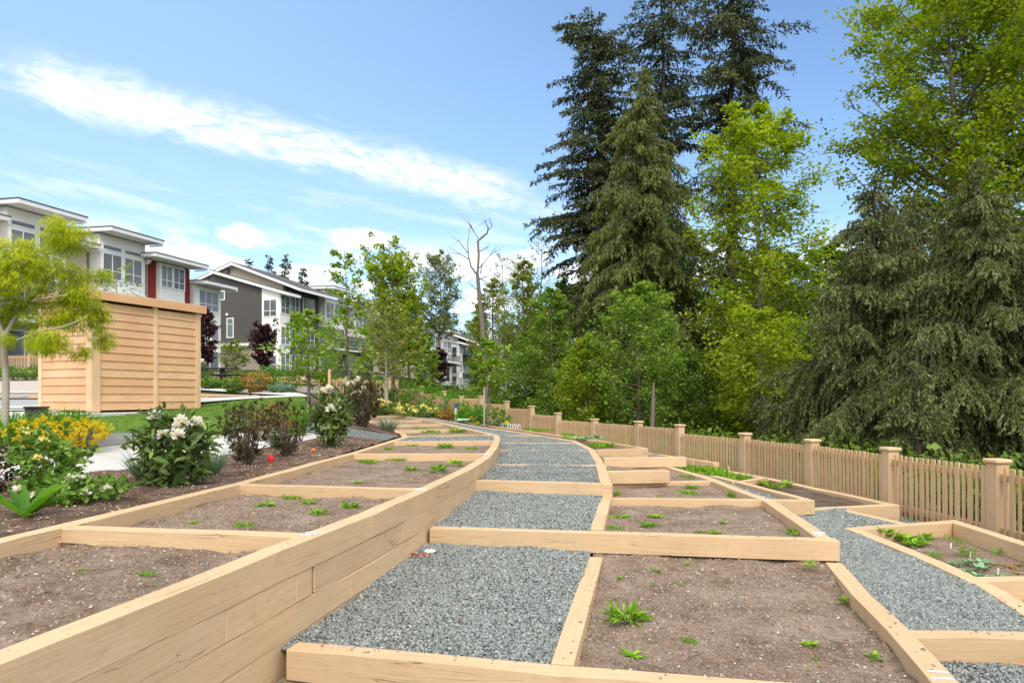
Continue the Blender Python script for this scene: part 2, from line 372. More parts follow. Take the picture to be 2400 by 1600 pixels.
OCT = np.array([(1, 0, 0), (-1, 0, 0), (0, 1, 0), (0, -1, 0), (0, 0, 1), (0, 0, -1.)])
OCF = np.array([(0, 2, 4), (2, 1, 4), (1, 3, 4), (3, 0, 4), (2, 0, 5), (1, 2, 5), (3, 1, 5), (0, 3, 5)])
def rocks(name, P, s0, s1, rs, flat=.6):
    n = len(P); s = rs.uniform(s0, s1, (n, 1, 1)) * rs.uniform(.55, 1.0, (n, 1, 3)) * np.array([1, 1, flat])
    V = OCT[None] * s * rs.uniform(.7, 1.25, (n, 6, 1)) + rs.uniform(-.22, .22, (n, 6, 3)) * s
    q = rs.randn(n, 3, 3) * .9; q[:, 0, 0] += 1; q[:, 2] *= .6; q[:, 2, 2] += 1.2
    a = unit(q[:, 2]); b = unit(np.cross(a, q[:, 0])); c = np.cross(a, b); R = np.stack([b, c, a], 1)
    V = np.einsum('nij,njk->nik', V, R) + P[:, None]
    Fc = (np.arange(n)[:, None, None] * 6 + OCF[None]).reshape(-1, 3)
    t = np.repeat(np.clip(rs.normal(.45, .20, n), 0, .94), 8); t[np.repeat(rs.rand(n) < .005, 8)] = 1.0
    return np_mesh(name, V.reshape(-1, 3), Fc, t)
def chips(name, P, s0, s1, rs, white=.08, mt=None, parent=None):
    n = len(P); A = rs.randn(n, 3); A[:, 2] *= .25; N = rs.randn(n, 3) * .45; N[:, 2] += 1
    t = np.clip(rs.normal(.42, .22, n), 0, .85); t[rs.rand(n) < white] = 1.0
    L = rs.uniform(s0, s1, n); return leaves(name, P + [0, 0, .003], A, N, L, L * rs.uniform(.2, .5, n), t, fold=.05)

# ------------------------------------------------------------------ timbers
TW, TH = .112, .15
def offset_poly(P, w):
    """P (n,2) edge; returns the parallel edge w to the left, mitred"""
    P = np.asarray(P, float); d = unit(np.diff(P, axis=0)); nrm = np.stack([-d[:, 1], d[:, 0]], 1); out = []
    for k in range(len(P)):
        if k == 0: out.append(P[0] + nrm[0] * w)
        elif k == len(P) - 1: out.append(P[-1] + nrm[-1] * w)
        else:
            b = unit(nrm[k - 1] + nrm[k]); out.append(P[k] + b * w / max(.3, float(b @ nrm[k])))
    return np.array(out)
def prism(name, c4, z4, hgt, parent, bev=.006, mt=None):
    """one timber: c4 four top corners (a0 right, a1 right, b1 left, b0 left), z4 their tops"""
    c = np.asarray(c4, float); o = c.mean(0); d = c[1] - c[0]; ang = math.atan2(d[1], d[0]); ca, sa = math.cos(-ang), math.sin(-ang)
    zb = float(np.mean(z4)); bm = bmesh.new(); vs = []
    for dz in (-hgt, 0):
        for k in range(4):
            x, y = c[k] - o; vs.append(bm.verts.new((x * ca - y * sa, x * sa + y * ca, z4[k] - zb + dz)))
    for f in ((0, 3, 2, 1), (4, 5, 6, 7), (0, 1, 5, 4), (1, 2, 6, 5), (2, 3, 7, 6), (3, 0, 4, 7)): bm.faces.new([vs[q] for q in f])
    bmesh.ops.bevel(bm, geom=bm.edges[:], offset=bev, segments=2, affect='EDGES')
    ob = link(name, fin(bm, name), mt or M_WOOD, parent); ob.location = (o[0], o[1], zb); ob.rotation_euler = (0, 0, ang)
    return ob
rt = random.Random(5)
def beam(R, Lf, Z, hgt, parent, bev=.005, name='timber'):
    """one timber, straight or gently bent: R/Lf edges (n,2), Z tops (n,)"""
    R = np.asarray(R, float); Lf = np.asarray(Lf, float); o = np.concatenate([R, Lf]).mean(0); d = R[-1] - R[0]; ang = math.atan2(d[1], d[0]); ca, sa = math.cos(-ang), math.sin(-ang)
    Z = np.asarray(Z, float); tt = np.r_[0, np.cumsum(np.linalg.norm(np.diff((R + Lf) / 2, axis=0), axis=1))]
    ex = np.array([t for t in np.arange(.3, tt[-1] - .25, .42) if np.min(np.abs(tt - t)) > .12]); ta = np.sort(np.r_[tt, ex]); fi = lambda A: np.stack([np.interp(ta, tt, A[:, 0]), np.interp(ta, tt, A[:, 1])], 1)
    R, Lf, Z = fi(R), fi(Lf), np.interp(ta, tt, Z); n = len(ta); jr = np.array([rt.uniform(-.0022, .0022) for _ in range(n * 2)]).reshape(n, 2); jr[0] = jr[-1] = 0; sd_ = unit(R - Lf); R = R + sd_ * jr[:, :1]; Z = Z + jr[:, 1]
    zb = float(np.mean(Z)); bm = bmesh.new(); rings = []
    for k in range(n):
        r = []
        for c, dz in ((R[k], -hgt), (R[k], 0), (Lf[k], 0), (Lf[k], -hgt)):
            x, y = c - o; r.append(bm.verts.new((x * ca - y * sa, x * sa + y * ca, Z[k] - zb + dz)))
        rings.append(r)
    bm.faces.new(rings[0]); bm.faces.new(rings[-1][::-1]); keep = []
    for k in range(n - 1):
        for q in range(4): bm.faces.new((rings[k][q], rings[k + 1][q], rings[k + 1][(q + 1) % 4], rings[k][(q + 1) % 4]))
    bm.edges.ensure_lookup_table(); inner = {v for r in rings[1:-1] for v in r}
    ed = [e for e in bm.edges if not (e.verts[0] in inner and e.verts[1] in inner and any(e.verts[0] in r and e.verts[1] in r for r in rings[1:-1]))]
    bmesh.ops.bevel(bm, geom=ed, offset=bev, segments=1, affect='EDGES')
    ob = link(name, fin(bm, name), M_WOOD, parent); ob.location = (o[0], o[1], zb); ob.rotation_euler = (0, 0, ang); return ob
def run(name, P, label, cat, side=1, w=TW, h=TH, courses=1, lim=None, maxlen=3.1, jit=.0, parent=None, drop=0.0, splits=None):
    """a run of timbers along edge polyline P of (x, y, level-below-eye); body lies to the left (side=1) or right (-1)"""
    P = np.asarray(P, float); root = parent or empty(name, (P[0, 0], P[0, 1], CZ - P[0, 2] - h), 0, label, cat); inv = Vector(root.location)
    for k in range(courses):
        Q = P
        if lim and k:
            Q = P[P[:, 1] <= lim[k] + .01]
        if len(Q) < 2: continue
        O = offset_poly(Q[:, :2], w * side); dl = np.r_[0, np.cumsum(np.linalg.norm(np.diff(Q[:, :2], axis=0), axis=1))]; T = dl[-1]
        if splits and k < len(splits): cuts = [float(np.interp(y, Q[:, 1], dl)) for y in splits[k] if y < Q[-1, 1] - .2]
        else:
            m = max(1, int(math.ceil(T / maxlen))); cuts = [T * j / m for j in range(1, m)]
        # sharp corners always end a timber
        for q in range(1, len(Q) - 1):
            d0 = unit((Q[q] - Q[q - 1])[:2]); d1 = unit((Q[q + 1] - Q[q])[:2])
            if float(d0 @ d1) < .90: cuts.append(dl[q])
        cuts = sorted(set([0] + cuts + [T])); cuts = [c for i_, c in enumerate(cuts) if i_ == 0 or c - cuts[i_ - 1] > .12 or c == T]
        pieces = []
        for a, b in zip(cuts[:-1], cuts[1:]):
            ts = [a + (.022 if splits and k == 1 and abs(float(np.interp(a, dl, Q[:, 1])) - 3.62) < .02 else .0012)] + [t for t in dl if a + .02 < t < b - .02] + [b - .0012]
            f = lambda A, c: np.interp(ts, dl, A[:, c])
            pr = .003 * (k % 2) * (-side); R_ = np.stack([f(Q, 0), f(Q, 1)], 1); L_ = np.stack([f(O, 0), f(O, 1)], 1); sh = unit(L_ - R_) * -pr * side
            Zt = CZ - f(Q, 2) - k * h - drop + rt.uniform(-jit, jit)
            pieces.append((R_ + sh * 1, L_ + sh * 1, Zt))
        single = courses == 1 and len(pieces) == 1 and parent is None
        for R_, L_, Zt in pieces:
            ob = beam(R_, L_, Zt, h - .0025, None if single else root)
            if single:
                bpy.data.objects.remove(root); ob.name = name; return tag(ob, label, cat)
            ob.location = Vector(ob.location) - inv
    return root

WALL = [(-1.72, .6, .75), (-1.43, 1.91, .75), (-1.03, 3.74, .75), (-.87, 4.44, .75), (-.695, 5.37, .75), (-.42, 7.1, .75), (-.276, 8.45, .75), (-.215, 10.2, .75), (-.21, 12.2, .75),
        (-.26, 13.4, .75), (-.62, 14.7, .75), (-2.2, 20.5, .75), (-3.7, 25.3, .75), (-6.7, 34, .75)]
wl = run('retaining_wall', WALL, 'long curved retaining wall of stacked tan timbers rising from the lower left corner', 'retaining wall', 1, courses=4, lim=[99, 12.2, 7.2, 5.4], jit=.001, splits=[[1.4, 4.35, 7.9, 10.2, 13.4, 17, 20.5, 24, 27.5, 31], [2.9, 3.46, 3.62, 4.9, 8.2, 10.2], [1.6, 4.05, 6.0], [2.2, 4.6]])
run('x', [p for p in WALL[:4]], None, None, 1, courses=1, parent=wl, drop=4 * TH)
run('bed_edging', LX_ := [(-2.95, 1.5, .75), (-2.73, 3.64, .75), (-2.43, 5.94, .75), (-2.19, 9.1, .75), (-2.07, 12.9, .755), (-2.35, 14.2, .755), (-4.37, 20.3, .755), (-8.0, 31, .755)],
    'low tan timber edging between the bark mulch shrubs and the left garden beds', 'timber edging', -1, maxlen=2.8)
run('terrace_step', [(-1.08, 3.255, 1.2), (.2, 2.955, 1.2), (1.09, 2.785, 1.2), (1.72, 2.66, 1.2)], 'nearest tan timber step across the bottom of the picture', 'timber step', 1, drop=.003)
run('terrace_step', [(-.66, 5.44, 1.045), (2.385, 4.96, 1.045)], 'long tan timber step whose right corner juts over the gravel path', 'timber step', 1, drop=.002, maxlen=4)
run('terrace_step', [(-.40, 7.37, .9), (1.04, 7.075, .9)], 'short tan timber step with a cracked face beyond the second gravel square', 'timber step', 1, drop=.004)
RF = [(1.03, 7.085, .9), (1.265, 9.47, .9), (1.41, 11.7, .9), (1.30, 13.9, .89), (.5, 16.0, .87), (-.3, 17.3, .82), (-1.2, 19.3, .78), (-2.56, 23.3, .75), (-4.2, 27.2, .75), (-7.2, 35, .75)]
run('path_edging', RF, 'curved tan timber edging along the right side of the upper gravel path', 'timber edging', 1, courses=2, lim=[99, 11.8], maxlen=2.6)
rails = [((.175, 3.09, 1.2), (.575, 5.12, 1.195), 'flat tan timber rail between the nearest gravel square and the nearest bare bed'),
         ((.622, 5.42, 1.045), (.925, 7.10, 1.045), 'flat tan timber rail beside the second gravel square, under the split step')]
for a, b, lb in rails: run('bed_rail', [a, b], lb, 'timber rail', -1, w=.105)
flush = [((-.25, 9.1, .9), (1.25, 9.0, .9), 'first flush timber strip across the gravel beyond the split step'),
         ((-.22, 11.65, .9), (1.42, 11.5, .9), 'second flush timber strip across the upper gravel path'),
         ((-.26, 13.35, .89), (1.33, 13.2, .89), 'third flush timber strip across the upper gravel path'),
         ((-.85, 15.5, .865), (.72, 15.35, .87), 'farthest flush timber strip where the gravel path bends left')]
for a, b, lb in flush: run('path_strip', [a, b], lb, 'timber strip', 1, w=.09, drop=.004)
bars = [((-2.70, 3.93), (-1.13, 3.68), 'tan divider timber across the nearest left bed'),
        ((-2.46, 5.86), (-.78, 5.55), 'tan divider timber between the second and third left bed'),
        ((-2.21, 9.02), (-.37, 9.02), 'tan divider timber between the third and fourth left bed, with a dark knot'),
        ((-2.12, 11.55), (-.33, 11.75), 'tan divider timber on the near side of the crossing gravel strip'),
        ((-2.10, 13.1), (-.36, 13.6), 'tan divider timber on the far side of the crossing gravel strip'),
        ((-2.72, 15.4), (-1.1, 16.3), 'first tan divider timber beyond the crossing gravel strip'),
        ((-3.8, 18.6), (-1.9, 19.1), 'second tan divider timber beyond the crossing gravel strip'),
        ((-4.7, 21.2), (-2.95, 22.4), 'third tan divider timber beyond the crossing gravel strip'),
        ((-6.5, 26.6), (-4.6, 27.9), 'fourth tan divider timber, near the yellow flowered shrubs'),
        ((-7.9, 30.6), (-5.7, 31.0), 'farthest tan divider timber of the left beds')]
for a, b, lb in bars: run('divider_timber', [(*a, .75), (*b, .75)], lb, 'divider timber', 1, maxlen=4, drop=.004)
# right-hand beds
run('side_timber', [(2.28, 4.97, 1.2), (2.07, 4.16, 1.2), (1.937, 3.52, 1.2), (1.766, 2.87, 1.2), (1.53, 2.15, 1.2)], 'cracked tan timber side of the nearest bare bed with two white stripes painted on it', 'side timber', 1, h=.16)
run('side_timber', [(2.385, 5.08, 1.05), (2.66, 6.9, 1.05), (2.62, 7.6, 1.05), (2.60, 8.93, 1.05), (2.38, 10.4, 1.05)], 'tan timber bed side running away from the jutting corner step', 'side timber', 1)
run('end_timber', [(1.0, 7.065, 1.05), (3.0, 6.94, 1.05)], 'thin topped tan timber behind the second bare bed, ending over the narrow gravel', 'end timber', 1, w=.10, drop=.003)
run('end_timber', [(1.14, 8.22, .9), (1.93, 8.33, .9)], 'short raised tan timber block standing on a lower timber', 'end timber', 1)
run('end_timber', [(1.2, 8.27, 1.052), (2.5, 8.55, 1.052)], 'low tan timber under the short raised block', 'end timber', 1, drop=.002)
run('end_timber', [(1.36, 10.1, .9), (2.15, 10.16, .9), (2.62, 10.25, .9)], 'tan timber bed end with a joint, behind the short raised block', 'end timber', 1)
run('end_timber', [(1.36, 10.12, 1.06), (2.4, 10.2, 1.06)], 'lower tan timber course under the jointed bed end', 'end timber', 1)
run('end_timber', [(1.42, 11.35, .88), (2.34, 11.72, .88)], 'tan timber at the near end of the leafy vegetable bed', 'end timber', 1, h=.16)
run('side_timber', [(2.34, 11.72, .88), (1.74, 14.4, .9), (.83, 16.9, .9), (-.03, 18.8, .86), (-1.4, 21.2, .8)], 'thin tan timber edging between the leafy vegetable bed and the picket fence', 'side timber', 1, w=.09)
run('side_timber', [(3.33, 10.95, 1.05), (2.58, 12.9, 1.05)], 'high tan timber close to the picket fence beside the stake row', 'side timber', 1)
run('side_timber', [(2.99, 6.94, 1.05), (2.78, 8.3, 1.05), (2.64, 9.1, 1.05)], 'tan timber between the narrow gravel and the fence bed', 'side timber', -1, w=.10)
run('end_timber', [(2.80, 8.42, 1.055), (3.66, 9.75, 1.15)], 'slanting tan timber across the fence bed behind the pale green plant', 'end timber', 1, w=.09)
run('timber_frame', [(3.1, 7.19, 1.19), (4.28, 7.53, 1.19), (3.80, 9.9, 1.185), (3.36, 11.0, 1.16)], 'two course tan timber corner of the dark soil bed beside the fence', 'timber frame', 1, courses=2)
run('path_edging', [(3.48, 7.27, 1.2), (3.68, 6.47, 1.2)], 'short tan edging timber between the path end and the leafy corner bed', 'timber edging', 1, w=.09)
run('path_edging', [(2.25, 2.2, 1.2), (2.62, 3.1, 1.2), (2.81, 3.75, 1.2), (2.94, 4.23, 1.2), (3.01, 4.75, 1.2), (3.04, 5.4, 1.2), (3.055, 6.28, 1.2)],
    'curved tan timber edging between the right gravel path and the leafy corner bed', 'timber edging', -1, w=.115)
run('timber_frame', [(3.10, 6.27, 1.195), (4.32, 6.66, 1.195), (4.25, 5.67, 1.195), (4.1, 4.4, 1.195), (3.9, 3.4, 1.195)], 'right-angled tan timber frame round the leafy corner bed', 'timber frame', -1)
run('end_timber', [(3.02, 4.46, 1.2), (4.15, 4.50, 1.2)], 'tan timber closing the near end of the leafy corner bed', 'end timber', 1, drop=.003)
run('terrace_step', [(1.99, 3.42, 1.2), (2.80, 3.385, 1.2)], 'tan timber step across the right gravel path at the lower right', 'timber step', 1, drop=.003)

# ------------------------------------------------------------------ soil and gravel inside the beds
rs = np.random.RandomState(3)
soils = {}
def rows(P, y0, y1, h, dx=0.0, n=6):
    P = np.asarray(P); ys = np.linspace(y0, y1, n); return [(np.interp(y, P[:, 1], P[:, 0]) + dx, y, h) for y in ys]
Lp = np.array([p[:2] for p in LX_]); Wp = np.array([p[:2] for p in WALL])
def bed(key, y0l, y1l, y0r, y1r, h, dl=.06, dr=-.07, mt=None, m=34, n=34, amp=.018, A=None, B=None):
    A = A or rows(Lp, y0l, y1l, h, dl); B = B or rows(Wp, y0r, y1r, h, dr)
    soils[key] = strip('garden_soil', A, B, m, n, mt or M_SOIL, amp=amp, seed=len(soils) * 7.7)
bed('left1', 1.5, 3.98, .9, 3.76, .845, m=80, n=80, amp=.03); bed('left2', 3.9, 5.9, 3.7, 5.6, .84, m=60, n=60, amp=.028); bed('left3', 5.85, 9.05, 5.6, 9.05, .84, m=50, n=60)
bed('left4', 9.0, 11.6, 9.1, 11.8, .83); bed('left5', 13.1, 15.5, 13.6, 16.3, .83); bed('left6', 15.4, 18.7, 16.3, 19.1, .83)
bed('left7', 18.6, 21.3, 19.1, 22.4, .83); bed('left8', 21.2, 26.7, 22.4, 27.9, .83); bed('left9', 26.6, 30.7, 27.9, 31, .83)
bed('right1', 0, 0, 0, 0, 1.305, m=110, n=110, amp=.03, A=[(.22, 2.9, 1.285), (.43, 4.2, 1.26), (.66, 5.42, 1.2)], B=[(1.74, 2.6, 1.285), (1.98, 3.5, 1.285), (2.12, 4.16, 1.27), (2.42, 5.16, 1.2)])
bed('front', 0, 0, 0, 0, 1.38, m=20, n=20, A=[(-1.8, 1.6, 1.36), (-1.1, 3.3, 1.36)], B=[(1.9, 1.6, 1.36), (1.75, 2.75, 1.36)])
bed('right2', 0, 0, 0, 0, 1.13, m=60, n=60, amp=.022, A=[(.68, 5.3, 1.13), (1.0, 7.1, 1.12)], B=[(2.33, 5.05, 1.14), (2.64, 7.0, 1.12)])
bed('right3', 0, 0, 0, 0, 1.12, amp=.02, A=[(1.0, 7.1, 1.125), (1.25, 8.32, 1.10)], B=[(2.62, 7.0, 1.125), (2.56, 8.62, 1.10)])
bed('right4', 0, 0, 0, 0, 1.06, A=[(1.2, 8.32, 1.05), (1.38, 10.15, 1.02)], B=[(2.56, 8.62, 1.10), (2.38, 10.2, 1.08)])
bed('right5', 0, 0, 0, 0, 1.0, A=[(1.3, 10.2, 1.02), (1.45, 11.4, .97)], B=[(2.5, 10.3, 1.02), (2.7, 12.7, 1.05)])
bed('veg', 0, 0, 0, 0, .95, mt=M_SOILD, A=[(1.40, 11.4, .95), (1.32, 13.8, .95), (.55, 16, .93), (-.25, 17.3, .9), (-1.2, 19.2, .86)], B=[(2.32, 11.7, .95), (1.7, 14.4, .95), (.8, 16.9, .93), (-.05, 18.8, .9), (-1.4, 21.2, .86)])
bed('fence1', 0, 0, 0, 0, 1.24, mt=M_SOILD, A=[(3.0, 7.2, 1.22), (2.78, 8.4, 1.17)], B=[(4.25, 7.55, 1.24), (3.72, 9.9, 1.2)])
bed('fence2', 0, 0, 0, 0, 1.15, A=[(2.78, 8.35, 1.15), (2.66, 9.1, 1.13), (2.4, 10.4, 1.12)], B=[(3.72, 9.8, 1.2), (3.3, 11.0, 1.17), (2.6, 12.9, 1.1)])
bed('corner', 0, 0, 0, 0, 1.325, m=60, n=60, mt=M_SOIL, A=[(3.08, 4.5, 1.32), (3.12, 5.4, 1.32), (3.13, 6.3, 1.32)], B=[(4.1, 4.5, 1.32), (4.22, 5.67, 1.33), (4.26, 6.65, 1.34)])
bed('corner2', 0, 0, 0, 0, 1.33, m=30, n=30, A=[(2.6, 2.9, 1.33), (2.9, 3.8, 1.33), (3.1, 4.5, 1.33)], B=[(3.9, 2.9, 1.33), (3.98, 3.8, 1.33), (4.1, 4.5, 1.33)])
gravels = {}
def grav(key, A, B, m=12, n=24): gravels[key] = strip('gravel_path', A, B, m, n, M_GRAVEL, amp=.02, seed=len(gravels) * 5.1)
grav('g0', [(-1.75, 1.2, 1.345), (-1.1, 3.2, 1.345)], [(0, 1.0, 1.345), (.1, 3.0, 1.345)])
grav('g1', rows(Wp, 3.3, 5.44, 1.2, .0, 5)[:0] + [(-1.13, 3.32, 1.225), (-.88, 4.4, 1.2), (-.67, 5.5, 1.16)], [(.2, 3.02, 1.225), (.38, 4.1, 1.215), (.64, 5.42, 1.18)])
grav('g2', [(-.68, 5.5, 1.075), (-.55, 6.3, 1.06), (-.4, 7.45, 1.02)], [(.63, 5.3, 1.075), (.78, 6.2, 1.065), (.95, 7.2, 1.03)])
grav('g3', [(-.4, 7.4, .925), (-.27, 8.45, .915), (-.215, 10.2, .912), (-.21, 12.2, .91), (-.26, 13.4, .905), (-.62, 14.7, .885), (-1.2, 16.8, .84), (-2.2, 20.5, .77), (-3.7, 25.3, .76), (-6.7, 34, .76)],
     [(.95, 7.1, .925), (1.16, 9.47, .912), (1.31, 11.7, .91), (1.2, 13.9, .905), (.42, 15.9, .885), (-.36, 17.2, .835), (-1.28, 19.2, .79), (-2.66, 23.3, .765), (-4.3, 27.2, .76), (-7.3, 35, .76)], 14, 90)
grav('g4', [(1.55, 2.0, 1.335), (2.0, 3.5, 1.335)], [(2.3, 2.0, 1.335), (2.72, 3.5, 1.335)])
grav('g5', [(2.045, 3.56, 1.225), (2.185, 4.2, 1.225), (2.39, 4.97, 1.225), (2.49, 5.6, 1.22), (2.72, 7.0, 1.21)], [(2.76, 3.52, 1.22), (2.95, 4.3, 1.215), (3.02, 4.8, 1.215), (3.05, 6.3, 1.215), (3.6, 7.36, 1.215)], 14, 40)
grav('g6', [(3.06, 6.28, 1.22), (3.45, 7.3, 1.215)], [(3.7, 6.5, 1.22), (3.58, 7.3, 1.215)])
grav('g7', [(3.6, 6.5, 1.36), (3.6, 7.4, 1.35)], [(4.7, 6.7, 1.40), (4.5, 7.9, 1.40)])
grav('g8', [(2.66, 6.95, 1.09), (2.60, 8.9, 1.08)], [(2.92, 6.98, 1.09), (2.62, 9.1, 1.08)], 4, 12)
grav('g9', [(-2.05, 11.6, .775), (-2.03, 13.15, .775)], [(-.31, 11.8, .775), (-.34, 13.6, .775)])
strip('gravel_path', [(-4.3, 11.75), (-2.15, 11.6)], [(-4.3, 13.0), (-2.15, 13.1)], 6, 16, M_GRAVEL, off=.035, fol='left')
st = []
for key, n in (('g0', 2500), ('g1', 19000), ('g2', 13000), ('g4', 6000), ('g5', 26000), ('g6', 1500), ('g7', 1500), ('g9', 4000), ('g8', 900)):
    st.append(sample(gravels[key], n, rs))
link('x', rocks('gravel_stones', np.concatenate(st) + [0, 0, .004], .0095, .0195, rs), M_STONE).name = 'gravel_stones'
tag(bpy.data.objects['gravel_stones'], 'grey green crushed gravel covering the terrace squares and right path', 'gravel', kind='stuff')
Pg = gravels['g3'][:60]; o = link('gravel_stones', rocks('gravel_stones', sample(Pg, 26000, rs) + [0, 0, .003], .011, .021, rs), M_STONE)
tag(o, 'grey green crushed gravel covering the upper path', 'gravel', kind='stuff')
cp = []
for key, n in (('left1', 3200), ('left2', 2200), ('left3', 2600), ('left4', 900), ('right1', 5200), ('right2', 2600), ('right3', 700), ('right4', 400), ('corner', 2000), ('corner2', 600), ('front', 500), ('fence1', 500)):
    cp.append(sample(soils[key], n, rs))
o = link('wood_chips', chips('wood_chips', np.concatenate(cp) + [0, 0, .003], .006, .022, rs, .05), M_CHIP); tag(o, 'small brown and white bits of bark and shell scattered over the bed soil', 'chips', kind='stuff')
pb = sample(soils['right1'], 260, rs); pb = np.concatenate([pb, sample(soils['left1'], 120, rs), sample(soils['right2'], 120, rs)])
o = link('soil_pebbles', rocks('soil_pebbles', pb, .008, .02, rs), M_STONE); tag(o, 'grey pebbles lying on the bed soil', 'pebbles', kind='stuff')
cl_ = np.concatenate([sample(soils[k], n, rs) for k, n in (('left1', 2600), ('left2', 1600), ('right1', 3400), ('right2', 1600), ('left3', 900))])
M_CLOD = tint_mat('soil_clods', [(0, (.13, .09, .065)), (.5, (.26, .20, .155)), (.94, (.40, .32, .26)), (1, (.3, .2, .15))])
o = link('soil_clods', rocks('soil_clods', cl_ - [0, 0, .003], .005, .021, rs, .8), M_CLOD); tag(o, 'crumbs of grey brown earth over the bed soil', 'soil', kind='stuff')
# stones and crumbs lying on the timbers
def along(a, b, n, w, h): 
    t = rs.rand(n, 1); a = np.array(a, float); b = np.array(b, float); q = a * (1 - t) + b * t; nn = unit(np.array([-(b - a)[1], (b - a)[0]])); q = q + nn * rs.rand(n, 1) * w; return np.c_[q, np.full(n, CZ - h + .004)]
sp_st = np.concatenate([along((-1.0, 3.27), (1.3, 2.77), 34, .09, 1.203), along((-.6, 5.45), (2.2, 5.0), 22, .1, 1.047), along((.22, 3.12), (.56, 5.0), 16, -.09, 1.2), along((2.05, 3.43), (2.75, 3.4), 10, .08, 1.203), along((2.1, 4.1), (1.8, 2.9), 14, .1, 1.2), along((2.82, 3.8), (3.05, 6.0), 22, -.09, 1.2), along((-.35, 7.4), (.95, 7.12), 12, .09, .904)])
o = link('spilled_gravel', rocks('spilled_gravel', sp_st, .006, .013, rs), M_STONE); tag(o, 'stray gravel stones lying on top of the timbers', 'gravel', kind='stuff')
sp_c = np.concatenate([along((-1.43, 2.0), (-.9, 4.4), 70, .1, .75), along((-.9, 4.4), (-.3, 8.0), 50, .1, .75), along((-2.73, 3.64), (-2.43, 5.9), 50, -.1, .75), along((2.28, 4.9), (1.77, 2.9), 40, .1, 1.2), along((-2.6, 3.95), (-1.2, 3.72), 30, .1, .754)])
o = link('spilled_soil', chips('spilled_soil', sp_c - [0, 0, .004], .004, .014, rs, .02), M_CHIP); tag(o, 'crumbs of soil and bark on top of the wall timbers', 'soil', kind='stuff')
# white paint marks on the timbers
def paint(name, quads, parent=None, label=None):
    V = []; Fc = []
    for q in quads:
        b = len(V); V += [tuple(p) for p in q]; Fc.append(tuple(range(b, b + 4)))
    return tag(link(name, np_mesh(name, np.array(V), np.array(Fc)), M_WHITEP), label, 'paint mark')
def quadat(cx, cy, z, ux, uy, L, w):
    u = Vector((ux, uy, 0)).normalized(); v = Vector((-u.y, u.x, 0)); c = Vector((cx, cy, z))
    return [c - u * L / 2 - v * w / 2, c + u * L / 2 - v * w / 2, c + u * L / 2 + v * w / 2, c - u * L / 2 + v * w / 2]
zt = CZ - 1.2 + .0015
paint('paint_mark', [quadat(1.862, 2.985, zt, 1, -.12, .088, .018), quadat(1.838, 2.915, zt, 1, -.12, .085, .018)], label='two white stripes painted on the timber at the lower right')
paint('paint_mark', [quadat(2.375, 5.28, CZ - 1.05 + .0015, 1, .1, .085, .05), quadat(2.34, 5.22, CZ - 1.05 + .0015, 1, .3, .03, .09)], label='white paint smudge on the jutting corner timber')
paint('paint_mark', [quadat(-1.11, 3.72, CZ - .75 + .0015, 1, .1, .085, .022), quadat(-1.08, 3.78, CZ - .75 + .0015, 1, .5, .06, .02), quadat(-1.12, 3.78, CZ - .75 + .0015, 1, .1, .04, .03)], label='white paint smudge on the retaining wall beside the nearest divider')
paint('paint_mark', [quadat(-.745, 5.55, CZ - .75 + .0015, 1, .1, .09, .10)], label='white paint patch on the retaining wall beside the second divider')
paint('paint_mark', [quadat(-.345, 9.0, CZ - .75 + .0015, 1, .1, .09, .12)], label='white paint patch on the retaining wall beside the third divider')

# ------------------------------------------------------------------ picket fence
def picket_fence(name, P, zb, label, post_h=.83, pick_h=.74, topz=None, post_w=.14, mt_post=M_POST, mt_p=M_PICK):
    root = empty(name, (P[0][0], P[0][1], CZ - zb(P[0][1])), 0, label, 'fence'); R0 = Vector(root.location)
    for k, (x, y) in enumerate(P):
        if k + 1 < len(P): dx, dy = P[k + 1][0] - x, P[k + 1][1] - y
        ang = math.atan2(dy, dx); tz = topz[k][0] if topz else CZ - zb(y) + post_h; bz = CZ - zb(y) - .25; w = post_w / 2
        bm = bmesh.new(); box(bm, -w, w, -w, w, bz - tz, -.045, bev=.006)
        po = link('fence_post', fin(bm, 'fence_post'), mt_post, root); po.location = Vector((x, y, tz)) - R0; po.rotation_euler = (0, 0, ang)
        bm = bmesh.new(); c = w + .022; vs = box(bm, -c, c, -c, c, -.045, 0, bev=.013)
        link('post_cap', fin(bm, 'post_cap'), mt_post, po)
        if k + 1 == len(P): break
        L = math.hypot(dx, dy); pz = topz[k][1] if topz else CZ - zb(y + dy / 2) + pick_h
        n = int(round((L - post_w) / .088)); bm = bmesh.new()
        for j in range(n):
            s = w + .02 + (L - post_w - .04) * (j + .5) / n; pw = .058 if j % 2 == 0 else .030
            box(bm, s - pw / 2, s + pw / 2, .018, .038, -pick_h, rt.uniform(-.004, .002), bev=.002)
            if j % 2 == 0: pass
        box(bm, w, L - w, -.018, .0175, -.135, -.065); box(bm, w, L - w, -.018, .0175, -pick_h + .10, -pick_h + .17)
        pa = link('picket_panel', fin(bm, 'picket_panel'), mt_p, root); pa.location = Vector((x, y, pz)) - R0; pa.rotation_euler = (0, 0, ang)
    return root
ptop = [.61, .61, .61, .615, .617, .548, .535, .54, .43, .26, .125, -.035, -.04, -.24, -.48, -.82]
pan = [.69, .69, .70, .715, .725, .64, .64, .632, .52, .36, .235, .05, .06, -.14, -.38]
tz_ = [(CZ - a, CZ - b) for a, b in zip(ptop, pan + [0])]
picket_fence('picket_fence', FENCE, lambda y: float(fence_z(y)), 'long tan picket fence stepping up along the right side before the woods', topz=tz_, pick_h=.76)



